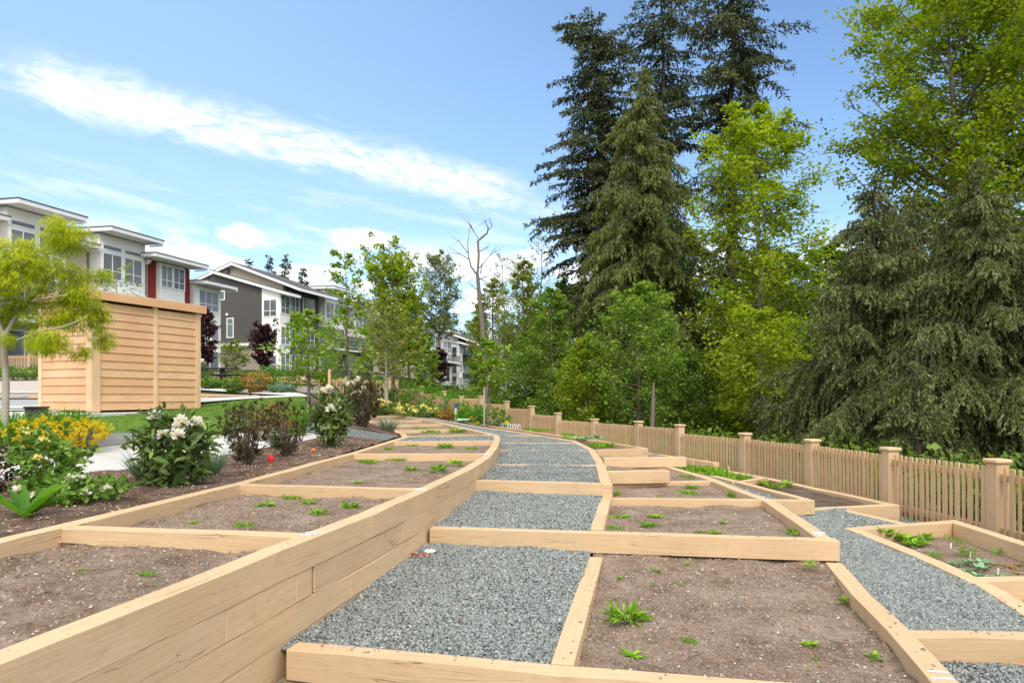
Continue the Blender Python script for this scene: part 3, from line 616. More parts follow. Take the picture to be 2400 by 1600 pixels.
strip('planting_soil', [(-.3, 17.5, .86), (-1.1, 19.4, .80), (-2.45, 23.35, .77), (-4.1, 27.2, .77), (-6.9, 34.5, .6)], [(2.5, 16.4, 1.38), (.9, 20.2, 1.1), (-.9, 23.7, .84), (-2.7, 27.4, .62), (-5.3, 32.1, .1)], 14, 30, M_MULCH, off=.03, amp=.03, seed=4)
# ------------------------------------------------------------------ left side: mulch, pavers, lawn, paths, road
def lrow(ys, dx=0.0): return [(lx(y) + dx, y) for y in ys]
mul = strip('bark_mulch', [(-7.5, 1.0), (-6.4, 3.5), (-5.35, 5.2), (-4.72, 6.5), (-4.07, 7.35), (-3.7, 8.6), (-3.3, 10.5), (-3.1, 11.6)], lrow([1.0, 3, 4, 6, 8, 9, 10.5, 11.6], -.03), 40, 70, M_MULCH, off=.035, amp=.02, fol='left')
mul2 = strip('bark_mulch', [(-4.4, 13.1), (-4.4, 15), (-6.2, 21), (-9.4, 31)], lrow([13.1, 15, 21, 31], -.03), 16, 60, M_MULCH, off=.05, amp=.02, fol='left')
o = link('mulch_chips', chips('mulch_chips', np.concatenate([sample(mul, 9000, rs), sample(mul2, 1500, rs)]) + [0, 0, .004], .012, .045, rs, .02), M_CHIP); tag(o, 'brown bark chips over the shrub bed', 'chips', kind='stuff')
def paver_mat(name, c0, c1, sc=4.5, joint=(.25, .24, .22)):
    m, gg, b = mat(name, .9, .2); oc = gg.n('ShaderNodeTexCoord').outputs['Object']
    br = gg.n('ShaderNodeTexBrick', {'Vector': gg.scalev(oc, (1, 1, 1)), 'Scale': sc, 'Color1': (*c0, 1), 'Color2': (*c1, 1), 'Mortar': (*joint, 1), 'Mortar Size': .02})
    gg.l.new(gg.mix(gg.m('MULTIPLY', gg.noise(oc, 5, 5, .6), .35), br.outputs[0], (*[x * .7 for x in c0], 1)), b.inputs['Base Color']); bump(gg, b, br.outputs[1], -.3, .005); return m
M_PAVE = paver_mat('pale_pavers', (.60, .58, .54), (.68, .66, .62)); M_PINK = paver_mat('pink_pavers', (.50, .42, .38), (.58, .50, .45), 5)
strip('paved_path', [(-8.6, 3.4), (-6.3, 4.6), (-5.32, 5.25), (-4.75, 6.5), (-4.1, 7.35), (-3.73, 8.6), (-3.33, 10.5), (-3.1, 11.65)], [(-9.6, 5.4), (-7.6, 6.6), (-6.9, 7.2), (-6.15, 8.3), (-5.9, 9.45), (-5.5, 10.4), (-5.0, 11.1), (-4.2, 11.7)], 8, 50, M_PAVE, off=.03, fol='left')
m, gg, b = mat('lawn', .9, .1); oc = gg.n('ShaderNodeTexCoord').outputs['Object']
gg.l.new(gg.ramp(gg.noise(gg.scalev(oc, (1, .5, 1)), 3.5, 7, .7), [(.3, (.075, .14, .02)), (.5, (.13, .23, .035)), (.7, (.21, .31, .055))]), b.inputs['Base Color']); bump(gg, b, gg.noise(oc, 60, 3), .8, .03); M_LAWN = m
lawn = strip('lawn', [(-7.9, 9.6), (-6.2, 10.6), (-5.4, 11.15), (-4.9, 11.7), (-4.6, 13), (-4.6, 15), (-5.6, 18.5), (-6.6, 21.8)], [(-9.3, 10.4), (-9.5, 12.0), (-9.6, 13.4), (-9.4, 14.4), (-8.9, 15.6), (-8.3, 17.2), (-8.2, 18.4), (-7.0, 21.9)], 14, 40, M_LAWN, off=.03, fol='left')
P_ = sample(lawn, 42000, rs); D_ = rs.randn(len(P_), 3) * .35; D_[:, 2] = 1
o = link('grass', ribbons('grass', P_, D_, rs.uniform(.03, .075, len(P_)), .012, .4, rs.rand(len(P_)), 1), leaf_mat('grass_blade', (.08, .16, .02), (.21, .34, .055), trans=.3)); tag(o, 'short mown lawn grass in front of the cedar shed', 'grass', kind='stuff')
strip('sidewalk', [(-14, 14.0), (-8.7, 18.4), (-6.75, 21.9), (-6.3, 23.0)], [(-15, 15.6), (-9.5, 20.1), (-7.6, 22.8), (-7.2, 24.0)], 5, 30, M_CONC, off=.05, fol='left')
strip('sidewalk', [(-7.1, 22.6), (-13.2, 27.4), (-22, 32)], [(-7.2, 24.2), (-13.6, 28.8), (-22, 34)], 5, 30, M_CONC, off=.055, fol='left')
strip('planting_soil', [(-8.0, 22.3), (-14, 26.5)], [(-9.7, 20.6), (-16, 20)], 8, 20, M_SOIL, off=.045, fol='left')
M_ASPH = plain('asphalt', (.33, .33, .33), .95, .1, 12)
strip('road', [(-10, 16.9), (-22, 15.4), (-34, 14)], [(-12.2, 24.5), (-24, 24.6), (-40, 24.6)], 8, 14, M_ASPH, off=.02, fol='left')
strip('road', [(-13.4, 24.9), (-24, 25), (-40, 25)], [(-16, 34), (-27, 36.5), (-48, 36.5)], 14, 14, M_PINK, off=.02, fol='left')
for y0 in (16.4, 24.55):
    strip('kerb', [(-11 if y0 < 20 else -13, y0), (-40, y0 - .6)], [(-11 if y0 < 20 else -13, y0 + .35), (-40, y0 - .25)], 2, 12, M_CONC, off=.09, fol='left')
# grey stone planter rim beside the pavers
M_ROCK = plain('grey_stone', (.30, .29, .27), .95, .25, 9)
A_ = resamp([(-9.7, 5.5), (-7.7, 6.65), (-6.95, 7.25), (-6.2, 8.35), (-5.95, 9.5), (-5.55, 10.45)], 40); O_ = offset_poly(A_, .62)
V = []; 
for k in range(40):
    jit = rs.uniform(-.02, .02, 6)
    for (q, z) in ((A_[k], .0), (A_[k] + (O_[k] - A_[k]) * .03, .10), (A_[k] + (O_[k] - A_[k]) * .12, .13), (O_[k], .13), (O_[k], -.02)):
        V.append((q[0] + jit[0], q[1] + jit[1], CZ + left_z(q[1]) + z + .02 + jit[2] * .4))
i = (np.arange(39)[:, None] * 5 + np.arange(4)[None]).ravel()
tag(link('stone_rim', np_mesh('stone_rim', np.array(V), np.stack([i, i + 5, i + 6, i + 1], 1)), M_ROCK), 'rough grey stone slab rim curving between the pale pavers and the yellow shrub', 'stone rim')
strip('bark_mulch', [tuple(q) for q in O_[::4]], [(-11, 7.5), (-9.5, 8.5), (-8.0, 9.6), (-7.0, 10.3), (-6.2, 10.7)], 8, 14, M_MULCH, off=.10, amp=.02, fol='left')
# far raised timber beds
for a, b, lb in (((-15.5, 22.8), (-8.3, 22.2), 'far tan timber edging of the small bed beyond the lawn'), ((-14.8, 20.9), (-9.2, 20.7), 'near tan timber edging of the small bed beyond the lawn')):
    run('bed_edging', [(a[0], a[1], -left_z(a[1]) - .16), (b[0], b[1], -left_z(b[1]) - .08)], lb, 'timber edging', 1, maxlen=9)
M_LOG = wood_mat('weathered_log', (.28, .25, .22), (.42, .39, .35), 0, crack=.5, stain=(.15, .13, .11))
run('log_seat', [(-12.4, 29.4, .0 - .55), (-7.4, 28.4, -.42)], 'weathered grey log lying in front of the far picket fence', 'log', 1, w=.3, h=.28, maxlen=9)
for ob in bpy.data.objects:
    if ob.name.startswith('log_seat') and ob.type == 'MESH': ob.data.materials[0] = M_LOG

# ------------------------------------------------------------------ cedar shed
A0 = Vector((-8.92, 14.5)); A1 = Vector((-7.80, 17.05)); du = (A1 - A0); L1 = du.length; ang = math.atan2(du.y, du.x)
zb = CZ - .325; shed = empty('garden_shed', (A0.x, A0.y, zb), ang, 'raw cedar slatted shed with flat roof standing on a concrete slab beside the lawn', 'shed')
# local x runs along the right wall, local +y points to the left and away
L2, H = 1.72, 2.42
def board_wall(name, u0, u1, n, front):
    bm = bmesh.new(); hh = (H - .10) / n
    for k in range(n):
        z0 = .04 + k * hh; z1 = z0 + hh - .004
        pts = ((.0, z0), (.026, z0), (.006, z1), (-.012, z1))       # lapped board, thick at the foot
        vs = []
        for u in (u0, u1):
            for (o_, z) in pts:
                vs.append(bm.verts.new((u, -o_, z) if front else (-o_, u, z)))
        for f in ((0, 1, 2, 3), (7, 6, 5, 4), (0, 4, 5, 1), (1, 5, 6, 2), (2, 6, 7, 3), (3, 7, 4, 0)): bm.faces.new([vs[q] for q in f])
    return fin(bm, name)
def post(name, x0, x1, y0, y1, z1=H, z0=0.0):
    bm = bmesh.new(); box(bm, x0, x1, y0, y1, z0, z1, bev=.006); return link(name, fin(bm, name), M_CEDARV, shed)
M_CEDARY = wood_mat('raw_cedar_side', (.66, .38, .20), (.80, .55, .35), 1, crack=.05, stain=(.55, .28, .13), grain=.8, boards=(2.42 - .10) / 13)
mid = L1 * .545
for a, b in ((.0, mid - .045), (mid + .045, L1 - .13)): link('slat_wall', board_wall('slat_wall', a, b, 13, True), M_CEDAR, shed)
link('slat_wall', board_wall('slat_wall', .16, L2 - .08, 13, False), M_CEDARY, shed)
post('corner_post', -.045, .16, -.045, .14); post('corner_post', L1 - .14, L1, -.04, .1); post('wall_post', mid - .05, mid + .05, -.04, .05); post('corner_post', -.04, .1, L2 - .09, L2 + .02)
boxes('back_wall', [(0, L1, L2 - .02, L2 + .0, .05, H - .01), (L1 - .03, L1 - .005, .1, L2 - .02, .05, H - .01)], M_CEDAR, shed)
boxes('roof_trim', [(-.13, L1 + .1, -.13, -.085, H - .02, H + .17), (-.13, -.085, -.082, L2 + .1, H - .02, H + .17), (L1 + .06, L1 + .1, -.082, L2 + .1, H - .02, H + .17)], M_CEDAR, shed, bev=.004)
boxes('roof', [(-.08, L1 + .055, -.08, L2 + .1, H + .004, H + .14)], M_CEDAR, shed)
for ob in shed.children:
    pass
slab = boxes('concrete_slab', [(-.6, L1 + .35, -.35, L2 + .4, -.22, -.012)], M_CONC, None, bev=.01); slab.location = (A0.x, A0.y, zb); slab.rotation_euler = (0, 0, ang)
tag(slab, 'pale concrete slab under the cedar shed', 'slab')
ub = empty('utility_box', (-9.75, 14.0, CZ - .44), .25, 'small black utility box beside the left corner of the cedar shed', 'utility box')
boxes('box_body', [(-.17, .17, -.13, .13, 0, .20)], M_DARKM, ub, bev=.012); boxes('box_lid', [(-.19, .19, -.15, .15, .203, .25)], M_DARKM, ub, bev=.015)

# ------------------------------------------------------------------ townhouses
def siding(name, c, pitch=.20, rough=.7, vert=False):
    m, gg, b = mat(name, rough, .2); oc = gg.n('ShaderNodeTexCoord').outputs['Object']; s = gg.n('ShaderNodeSeparateXYZ', {0: oc}).outputs
    z = gg.m('ADD', s[0], s[1]) if vert else s[2]
    fr = gg.m('FRACT', gg.m('DIVIDE', z, pitch)); ln = gg.rng(fr, .0, .16, 1, 0)
    col = gg.mix(gg.noise(oc, 2.0, 4), tuple(x * .93 for x in c) + (1,), tuple(min(1, x * 1.06) for x in c) + (1,))
    gg.l.new(gg.mix(gg.m('MULTIPLY', ln, .38 if not vert else .12), col, tuple(x * .35 for x in c) + (1,)), b.inputs['Base Color']); bump(gg, b, fr, .5, .02); return m
M_WS = siding('white_panel', (.90, .87, .81), 1.2, vert=True); M_BEIGE = siding('beige_siding', (.56, .49, .37)); M_RED = siding('red_siding', (.28, .045, .035))
M_GREY = siding('charcoal_siding', (.105, .094, .083), .22); M_TAUPE = siding('taupe_siding', (.40, .34, .27), .2); M_ROOF = plain('dark_roof', (.10, .09, .09), .9, .2, 8)
M_TRIM = plain('white_trim', (.88, .87, .85), .6, .03)
m, gg, b = mat('window_glass', .08, .6); oc = gg.n('ShaderNodeTexCoord').outputs['Object']; z = gg.n('ShaderNodeSeparateXYZ', {0: oc}).outputs[2]
bl = gg.rng(gg.m('FRACT', gg.m('MULTIPLY', z, 14.)), .2, .5); rn = gg.n('ShaderNodeObjectInfo').outputs['Random']
gg.l.new(gg.mix(gg.m('MULTIPLY', bl, .5), gg.mix(rn, (.10, .115, .12, 1), (.30, .32, .33, 1)), (.05, .06, .07, 1)), b.inputs['Base Color']); M_GLASS = m
DIRX, DIRY = .3 / 1.044, 1 / 1.044; HANG = math.atan2(DIRY, DIRX)
def house(name, s0, base, label):
    h = empty(name, (-28.8 + s0 * DIRX, 40.3 + s0 * DIRY, CZ + base), HANG, label, 'townhouse'); h['b'] = base; return h
def hb(h, name, lst, mt, bev=0): 
    o = boxes(name, [(a, b_, c, d, e - h['b'], f - h['b']) for a, b_, c, d, e, f in lst], mt, h, bev); return o
def window(h, x, y, z0, w, hg, cols=2, split=.33, rot=0, shr=None):
    bm = bmesh.new(); t = .09; box(bm, -t, 0, -.05, .03, -t, hg + t); box(bm, w, w + t, -.05, .03, -t, hg + t); box(bm, 0, w, -.05, .03, -t, 0); box(bm, 0, w, -.05, .03, hg, hg + t)
    for k in range(1, cols): box(bm, w * k / cols - .03, w * k / cols + .03, -.042, .02, 0, hg)
    if split: 
        for k in range(cols): box(bm, w * k / cols + .032, w * (k + 1) / cols - .032, -.038, .02, hg * split - .025, hg * split + .025)
    f = link('window', fin(bm, 'window'), M_TRIM, h); f.location = (x, y, z0 - h['b']); f.rotation_euler = (0, 0, rot)
    boxes('pane', [(0, w, -.012, .012, 0, hg)], M_GLASS, f); return f
def roof(h, x0, x1, y0, y1, z, up=.03, th=.24):
    """mono-pitch slab: front edge at y0 with underside z; rises to the back"""
    for nm, za, zb_, mt, g_ in (('roof', 0, th, M_TRIM, 0), ('roof_cover', th + .003, th + .06, M_ROOF, .04)):
        bm = bmesh.new(); vs = []
        for (x, y) in ((x0 - g_, y0 - g_), (x1 + g_, y0 - g_), (x1 + g_, y1), (x0 - g_, y1)):
            for dz in (za, zb_): vs.append(bm.verts.new((x, y, z - h['b'] + (y - y0) * up + dz)))
        for f in ((0, 2, 4, 6), (1, 3, 5, 7), (0, 2, 3, 1), (2, 4, 5, 3), (4, 6, 7, 5), (6, 0, 1, 7)): bm.faces.new([vs[q] for q in f])
        ob = link(nm, fin(bm, nm), mt, h)
    bm = bmesh.new(); box(bm, x1 - .12, x1 - .03, y0 - .02, y0 + 1.2, z - h['b'] - .12, z - h['b'] - .04); link('downpipe', fin(bm, 'downpipe'), M_TRIM, h)
def type_a(h, off, e, base, w=6.0, bayw=3.7, sid=M_BEIGE):
    x0 = off; x1 = off + bayw; top = e - .02
    hb(h, 'bay', [(x0, x1, 0, 1.1, e - 3.65, top)], M_WS)
    hb(h, 'wall', [(x0 - .02, x0 + w - .02, .9, 10, base - .6, e - 1.25)], sid); hb(h, 'upper_wall', [(x0 + .02, x1 - .02, 1.12, 9.5, e - 1.24, top)], M_WS)
    hb(h, 'bay_ledge', [(x0 - .04, x1 + .04, -.06, 1.0, e - 3.85, e - 3.652)], M_TRIM)
    for k in range(2):
        window(h, x0 + .22 + k * 1.72, 0, e - 2.9, 1.42, 1.62, 2); window(h, x0 + .22 + k * 1.72, 0, e - .98, 1.42, .24, 1, 0)
    roof(h, x0 - .35, x1 + .35, -1.35, 9.7, e); roof(h, x1 + .36, x0 + w + .05, -.2, 9.0, e - 1.24)
    hb(h, 'wall_corner', [(x1 + .02, x1 + .14, .84, .898, base - .5, e - 1.3)], M_TRIM)
    window(h, x0 + .4, .9, base + 3.4, 2.6, 1.7, 2); window(h, x0 + 4.2, .9, base + 3.4, 1.1, 1.9, 1, .0)
    hb(h, 'balcony', [(x0 + .1, x0 + w - .4, -.9, .88, base + 2.75, base + 2.95)], M_TRIM); hb(h, 'balcony_rail', [(x0 + .1, x0 + w - .4, -.9, -.86, base + 3.85, base + 3.92)] + [(x0 + .1 + k * .14, x0 + .13 + k * .14, -.89, -.87, base + 2.96, base + 3.85) for k in range(int((w - .5) / .14))], M_DARKM)
    window(h, x0 + .5, .9, base + .15, 2.4, 2.2, 2, 0); hb(h, 'porch_roof', [(x0 + 3.3, x0 + w - .3, -.6, .85, base + 2.4, base + 2.62)], M_ROOF)
    hb(h, 'door', [(x0 + 3.9, x0 + 4.9, .84, .897, base + .05, base + 2.15)], M_DARKM)
h0 = house('townhouse', -7.0, 1.5, 'beige and white townhouse at the left edge of the picture behind the yellow maple'); type_a(h0, 0, 11.35, 1.5)
h1 = house('townhouse', -1.0, 1.6, 'white townhouse with a high bay above the yellow maple, first full roof from the left'); type_a(h1, 0, 11.0, 1.6)
h2 = house('townhouse', 5.2, 1.8, 'white and beige townhouse with a tall bay window above the cedar shed'); type_a(h2, 0, 10.88, 1.8, w=3.85)
h3 = house('townhouse', 9.4, 1.9, 'townhouse with dark red siding on both sides of a white window bay'); e = 9.92
hb(h3, 'wall', [(0, 4.2, .35, 10, 1.4, e)], M_RED); hb(h3, 'bay', [(.85, 3.3, 0, .352, e - 3.1, e - .02)], M_WS); hb(h3, 'wall_edge', [(-.06, .0, .28, .9, 1.4, e - .03)], M_BEIGE)
window(h3, 1.0, 0, e - 1.75, 1.0, 1.5, 2); window(h3, 2.2, 0, e - 1.75, 1.0, 1.5, 2); roof(h3, -.9, 4.3, -1.35, 9.8, e); window(h3, .95, .35, e - 4.6, 1.0, 1.3, 2, 0); window(h3, 2.2, .35, e - 4.6, 1.0, 1.3, 2, 0); window(h3, 1.0, .35, 2.1, 2.2, 2.1, 2, 0)
h4 = house('townhouse', 13.7, 2.0, 'white corner townhouse with a low roof next to the dark gable wall'); e = 8.82
hb(h4, 'wall', [(0, 3.0, .02, 10, 1.4, e)], M_WS); window(h4, .55, .02, 6.95, 2.1, 1.5, 3); window(h4, 1.9, .02, 4.65, .8, 1.1, 1, 0); window(h4, .6, .02, 4.65, .8, 1.1, 1, 0); window(h4, .7, .02, 2.15, 2.0, 1.5, 2, .0); roof(h4, -.1, 3.5, -1.25, 10.2, e)

def extr(h, name, poly, x0, x1, mt):
    bm = bmesh.new(); n = len(poly); a = [bm.verts.new((x0, y, z - h['b'])) for y, z in poly]; c = [bm.verts.new((x1, y, z - h['b'])) for y, z in poly]
    bm.faces.new(a); bm.faces.new(c[::-1])
    for k in range(n): bm.faces.new((a[k], a[(k + 1) % n], c[(k + 1) % n], c[k]))
    return link(name, fin(bm, name), mt, h)
def slope_roof(h, pts, x0, x1, th=.26):
    extr(h, 'roof', pts + [(y, z + th) for y, z in pts[::-1]], x0, x1, M_TRIM); extr(h, 'roof_cover', [(y, z + th + .004) for y, z in pts] + [(y, z + th + .05) for y, z in pts[::-1]], x0 - .02, x1 + .02, M_ROOF)
def gable_house(s0, base, label, k=0.0):
    h = house('gable_townhouse', s0, base, label)
    lo = lambda t: 9.45 + k + (t + 1) * .293
    extr(h, 'side_wall', [(2.0, base - .5), (2.0, lo(2.0)), (7.4, lo(7.4)), (7.4, base - .5)], 0, 1.5, M_GREY)
    extr(h, 'bay', [(0, base - .5), (0, lo(0)), (1.995, lo(1.995)), (1.995, base - .5)], -.05, 1.5, M_WS)
    slope_roof(h, [(-1.2, lo(-1.2)), (7.7, lo(7.7))], -.45, 1.55)
    hi = lambda t: 10.0 + k + (t + 1.5) * .372 if t < 6.3 else 10.0 + k + 7.8 * .372 - (t - 6.3) * .345
    extr(h, 'upper_wall', [(.8, base - .5), (.8, hi(.8)), (6.3, hi(6.3)), (11.0, hi(11.0)), (11.0, base - .5)], 1.52, 7.4, M_TAUPE)
    extr(h, 'gable_wall', [(6.9, base - .5), (6.9, hi(6.9) - .02), (10.9, hi(10.9) - .02), (10.9, base - .5)], 1.2, 1.515, M_GREY)
    slope_roof(h, [(-1.5, hi(-1.5)), (6.3, hi(6.3)), (11.6, hi(11.6))], 1.0, 7.6)
    hb(h, 'front_wall', [(1.55, 7.4, .62, .78, base - .5, hi(.8) - .1)], M_GREY)
    R = -math.pi / 2
    window(h, -.05, 1.75, 7.6 + k, 1.35, 1.5, 2, .33, R); window(h, -.05, 1.75, 5.0 + k, 1.35, 1.2, 2, 0, R); window(h, -.05, 1.75, 2.5 + k * .5, 1.35, 1.35, 2, .4, R)
    window(h, 0, 5.9, 5.75 + k, .62, 1.75, 1, .7, R); window(h, 0, 6.9, 9.4 + k, .62, .75, 1, 0, R)
    hb(h, 'belt', [(-.35, 0, 1.99, 7.4, 4.85 + k, 5.1 + k)], M_TRIM); hb(h, 'lower_wall', [(-.012, 0, 2.2, 7.3, base - .5, 4.83 + k)], M_TAUPE)
    for z in (7.9, 5.0, 2.5): window(h, .1, 0, z + k * .8, 1.3, 1.6, 2)
    for x in (2.0, 4.6):
        for z in (8.3, 5.2, 2.5): window(h, x, .62, z + k, 1.9, 1.6, 3)
    bm = bmesh.new(); bmesh.ops.create_uvsphere(bm, u_segments=12, v_segments=8, radius=.14); l = link('wall_light', fin(bm, 'wall_light'), M_TRIM, h); l.location = (-.1, 5.9, 7.9 + k - base); return h
gable_house(24.7, 2.3, 'dark grey gable end townhouse with white trim in the middle left of the picture')
h6 = house('townhouse', 32.3, 2.2, 'pale townhouse just beyond the dark gable house, half hidden by young trees'); type_a(h6, 0, 11.2, 2.2, sid=M_TAUPE)
h7 = house('townhouse', 38.4, 2.3, 'pale townhouse farther along the row, screened by the bright green trees'); type_a(h7, 0, 10.7, 2.3, sid=M_GREY)
h8 = house('townhouse', 58.0, 2.4, 'distant white townhouse seen right of the tall bright green tree'); type_a(h8, 0, 10.0, 2.4, sid=M_TAUPE)
h9 = house('townhouse', 64.1, 2.4, 'distant white townhouse with a dark balcony above the far purple shrub'); type_a(h9, 0, 9.7, 2.4, sid=M_WS)
gable_house(71, 2.5, 'distant gabled townhouse behind the dead tree trunk', -1.2)
h10 = house('townhouse', 92, 2.5, 'farthest grey and white townhouse glimpsed through the woods'); type_a(h10, 0, 10.8, 2.5, sid=M_GREY); hb(h10, 'side_wall', [(-.3, -.04, .0, 10, 2, 9.6)], M_GREY)
f2 = [(-5.75, 32.15), (-7.9, 32.5), (-10.0, 32.8), (-12.1, 33.1), (-14.2, 33.4), (-16.4, 33.8)]
picket_fence('picket_fence', f2, lambda y: -.55, 'low tan picket fence between the log and the dark gable house', topz=[(CZ + a, CZ + a - .09) for a in (.90, .98, 1.08, 1.22, 1.32, 1.38)], pick_h=.75)
f3 = [(-21.5 - 1.9 * k, 37.6 + .3 * k) for k in range(8)]
picket_fence('picket_fence', f3, lambda y: -1.15, 'tan picket fence across the pink road at the left edge', topz=[(CZ + 2.45, CZ + 2.35)] * 8, pick_h=1.2)
# picnic table
pt = empty('picnic_table', (-13.5, 31.8, CZ + .60), .15, 'black picnic table on a single pedestal beyond the lawn', 'picnic table')
boxes('table_top', [(-.75, .75, -.4, .4, .70, .75)], M_DARKM, pt, bev=.01); boxes('bench', [(-.75, .95, -.85, -.6, .40, .45)], M_DARKM, pt, bev=.01); boxes('bench', [(-.75, .95, .6, .85, .40, .45)], M_DARKM, pt, bev=.01)
boxes('pedestal', [(-.1, .1, -.1, .1, -.1, .698), (-.06, .06, -.8, -.101, .33, .395), (-.06, .06, .101, .8, .33, .395)], M_DARKM, pt)

strip('concrete_apron', [(-9.7, 10.8), (-9.9, 13.6), (-10.8, 16.4)], [(-16, 10.8), (-18, 13.6), (-22, 15.6)], 6, 12, M_CONC, off=.02, fol='left')
# ------------------------------------------------------------------ plants
R3 = np.random.RandomState(11)
def sph(n, rs, up=-1.0):
    v = unit(rs.randn(n, 3)); v[:, 2] = np.where(v[:, 2] < up, -v[:, 2], v[:, 2]); return v
def named(root, **parts): pass
LM = {
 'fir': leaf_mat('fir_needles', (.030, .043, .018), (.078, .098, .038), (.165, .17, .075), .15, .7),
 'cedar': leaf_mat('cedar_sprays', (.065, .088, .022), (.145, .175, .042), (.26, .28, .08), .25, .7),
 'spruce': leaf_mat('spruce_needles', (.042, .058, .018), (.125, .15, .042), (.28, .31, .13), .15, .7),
 'maple': leaf_mat('maple_leaves', (.16, .24, .010), (.34, .45, .025), (.52, .58, .06), .48),
 'cotton': leaf_mat('cottonwood_leaves', (.12, .19, .008), (.28, .38, .016), (.46, .50, .04), .48),
 'alder': leaf_mat('alder_leaves', (.10, .18, .022), (.23, .36, .05), (.40, .50, .10), .45),
 'shade': leaf_mat('shade_leaves', (.06, .12, .015), (.15, .25, .03), (.28, .39, .055), .42),
 'young': leaf_mat('young_leaves', (.12, .22, .02), (.26, .40, .04), (.42, .52, .10), .42),
 'olive': leaf_mat('olive_leaves', (.14, .19, .03), (.28, .34, .06), (.42, .42, .11), .4),
 'purple': leaf_mat('purple_leaves', (.03, .012, .018), (.075, .025, .035), (.14, .05, .06), .2),
 'gold': leaf_mat('cutleaf_leaves', (.26, .34, .008), (.50, .56, .015), (.68, .68, .05), .5),
 'rhodo': leaf_mat('rhododendron_leaves', (.045, .085, .022), (.12, .19, .045), (.28, .36, .09), .18, .35),
 'brown': leaf_mat('bronze_leaves', (.045, .028, .018), (.09, .065, .028), (.16, .16, .05), .2),
 'vib': leaf_mat('viburnum_leaves', (.06, .14, .02), (.16, .29, .04), (.36, .44, .10), .3),
 'green': leaf_mat('bright_leaves', (.05, .16, .01), (.13, .33, .02), (.25, .46, .05), .35),
 'yel': leaf_mat('spirea_leaves', (.48, .42, .012), (.80, .64, .02), (.84, .50, .03), .4),
 'blue': leaf_mat('blue_grass', (.13, .22, .14), (.26, .36, .25), None, .25),
 'white': leaf_mat('white_petals', (.80, .76, .74), (.90, .88, .84), (.84, .66, .68), .3),
 'ypet': leaf_mat('yellow_petals', (.85, .70, .18), (.90, .80, .45), None, .3),
 'red': leaf_mat('red_leaves', (.22, .07, .02), (.38, .24, .05), (.42, .42, .08), .3),
 'kale': leaf_mat('bluish_leaves', (.12, .26, .12), (.24, .42, .24), (.36, .52, .34), .25),
}
def tint_c(nc, per, rs, a=.5):
    return np.clip(np.repeat(rs.rand(nc), per) * a + rs.rand(nc * per) * (1 - a), 0, 1)

def broadleaf(name, label, cat, base, H, prof, tr, nl, nt_, lp, ls, lm, bm_, seed, t0=.2, rise=.35, spread=.35, lean=(0, 0), group=None, up=0.0, wd=.75, flat=.45, leaf='foliage', bare=0.0, oval=False, wob=.02, lift=0.0):
    rs = np.random.RandomState(seed); base = np.asarray(base, float); root = empty(name, tuple(base), 0, label, cat, group)
    tp = np.array([p[0] for p in prof]); rp = np.array([p[1] for p in prof])
    K = 9; tt = np.linspace(0, 1, K); W = np.cumsum(rs.randn(K, 2) * wob * H / 3, axis=0); W[0] = 0
    trunk = np.stack([tt * lean[0] + W[:, 0], tt * lean[1] + W[:, 1], tt * H * .97], 1)
    paths = [(trunk, tr * (1 - tt * .93))]; S0, D0, LN, TT = [], [], [], []
    for i in range(nl):
        t = t0 + (1 - t0) * ((i + rs.rand()) / nl); a = i * 2.39996 + rs.rand() * .9
        R = np.interp(t, tp, rp) * rs.uniform(.6, 1.08); p0 = np.array([np.interp(max(0, t - lift), tt, trunk[:, k]) for k in range(3)])
        d = np.array([math.cos(a), math.sin(a), 0]); e = p0 + d * R + np.array([0, 0, R * rise * rs.uniform(.5, 1.4) + lift * H])
        midp = (p0 + e) / 2 + np.array([0, 0, -R * .06]) + rs.randn(3) * R * .07
        u = np.linspace(0, 1, 5)[:, None]; cur = (1 - u) ** 2 * p0 + 2 * u * (1 - u) * midp + u * u * e
        r0 = max(.006, tr * (1 - t) * .42 + tr * .05); paths.append((cur, r0 * (1 - .85 * u[:, 0])))
        for j in range(nt_):
            v = rs.uniform(.22, 1.0); q = np.array([np.interp(v, u[:, 0], cur[:, k]) for k in range(3)])
            dd = unit(d * .8 + rs.randn(3) * .75 + np.array([0, 0, up])); ln = R * rs.uniform(.18, .42) * (1.15 - .4 * v) + .02 * H * .3
            S0.append(q); D0.append(dd); LN.append(ln); TT.append(rs.rand())
            if j % 2 == 0: paths.append((np.stack([q, q + dd * ln * .5, q + dd * ln]), np.array([r0 * .35, r0 * .22, r0 * .08])))
    V, Fc = tubes(paths, 6); link('trunk', np_mesh('trunk', V, Fc, smooth=True), bm_, root)
    S0, D0, LN, TT = map(np.array, (S0, D0, LN, TT)); keep = rs.rand(len(S0)) > bare; S0, D0, LN, TT = S0[keep], D0[keep], LN[keep], TT[keep]; n = len(S0)
    C = np.repeat(S0, lp, 0) + np.repeat(D0 * LN[:, None], lp, 0) * rs.uniform(.1, 1.1, (n * lp, 1)) + np.clip(rs.randn(n * lp, 3), -1.7, 1.7) * np.repeat(LN, lp)[:, None] * spread * np.array([1, 1, .6])
    A = rs.randn(n * lp, 3); A[:, 2] = A[:, 2] * .5 - .25; N = rs.randn(n * lp, 3) * flat; N[:, 2] += 1
    tn = np.clip(np.repeat(TT, lp) * .55 + rs.rand(n * lp) * .45, 0, 1); L = ls * rs.uniform(.6, 1.3, n * lp)
    link(leaf, leaves(leaf, C, A, N, L, L * wd, tn, oval), lm, root); return root

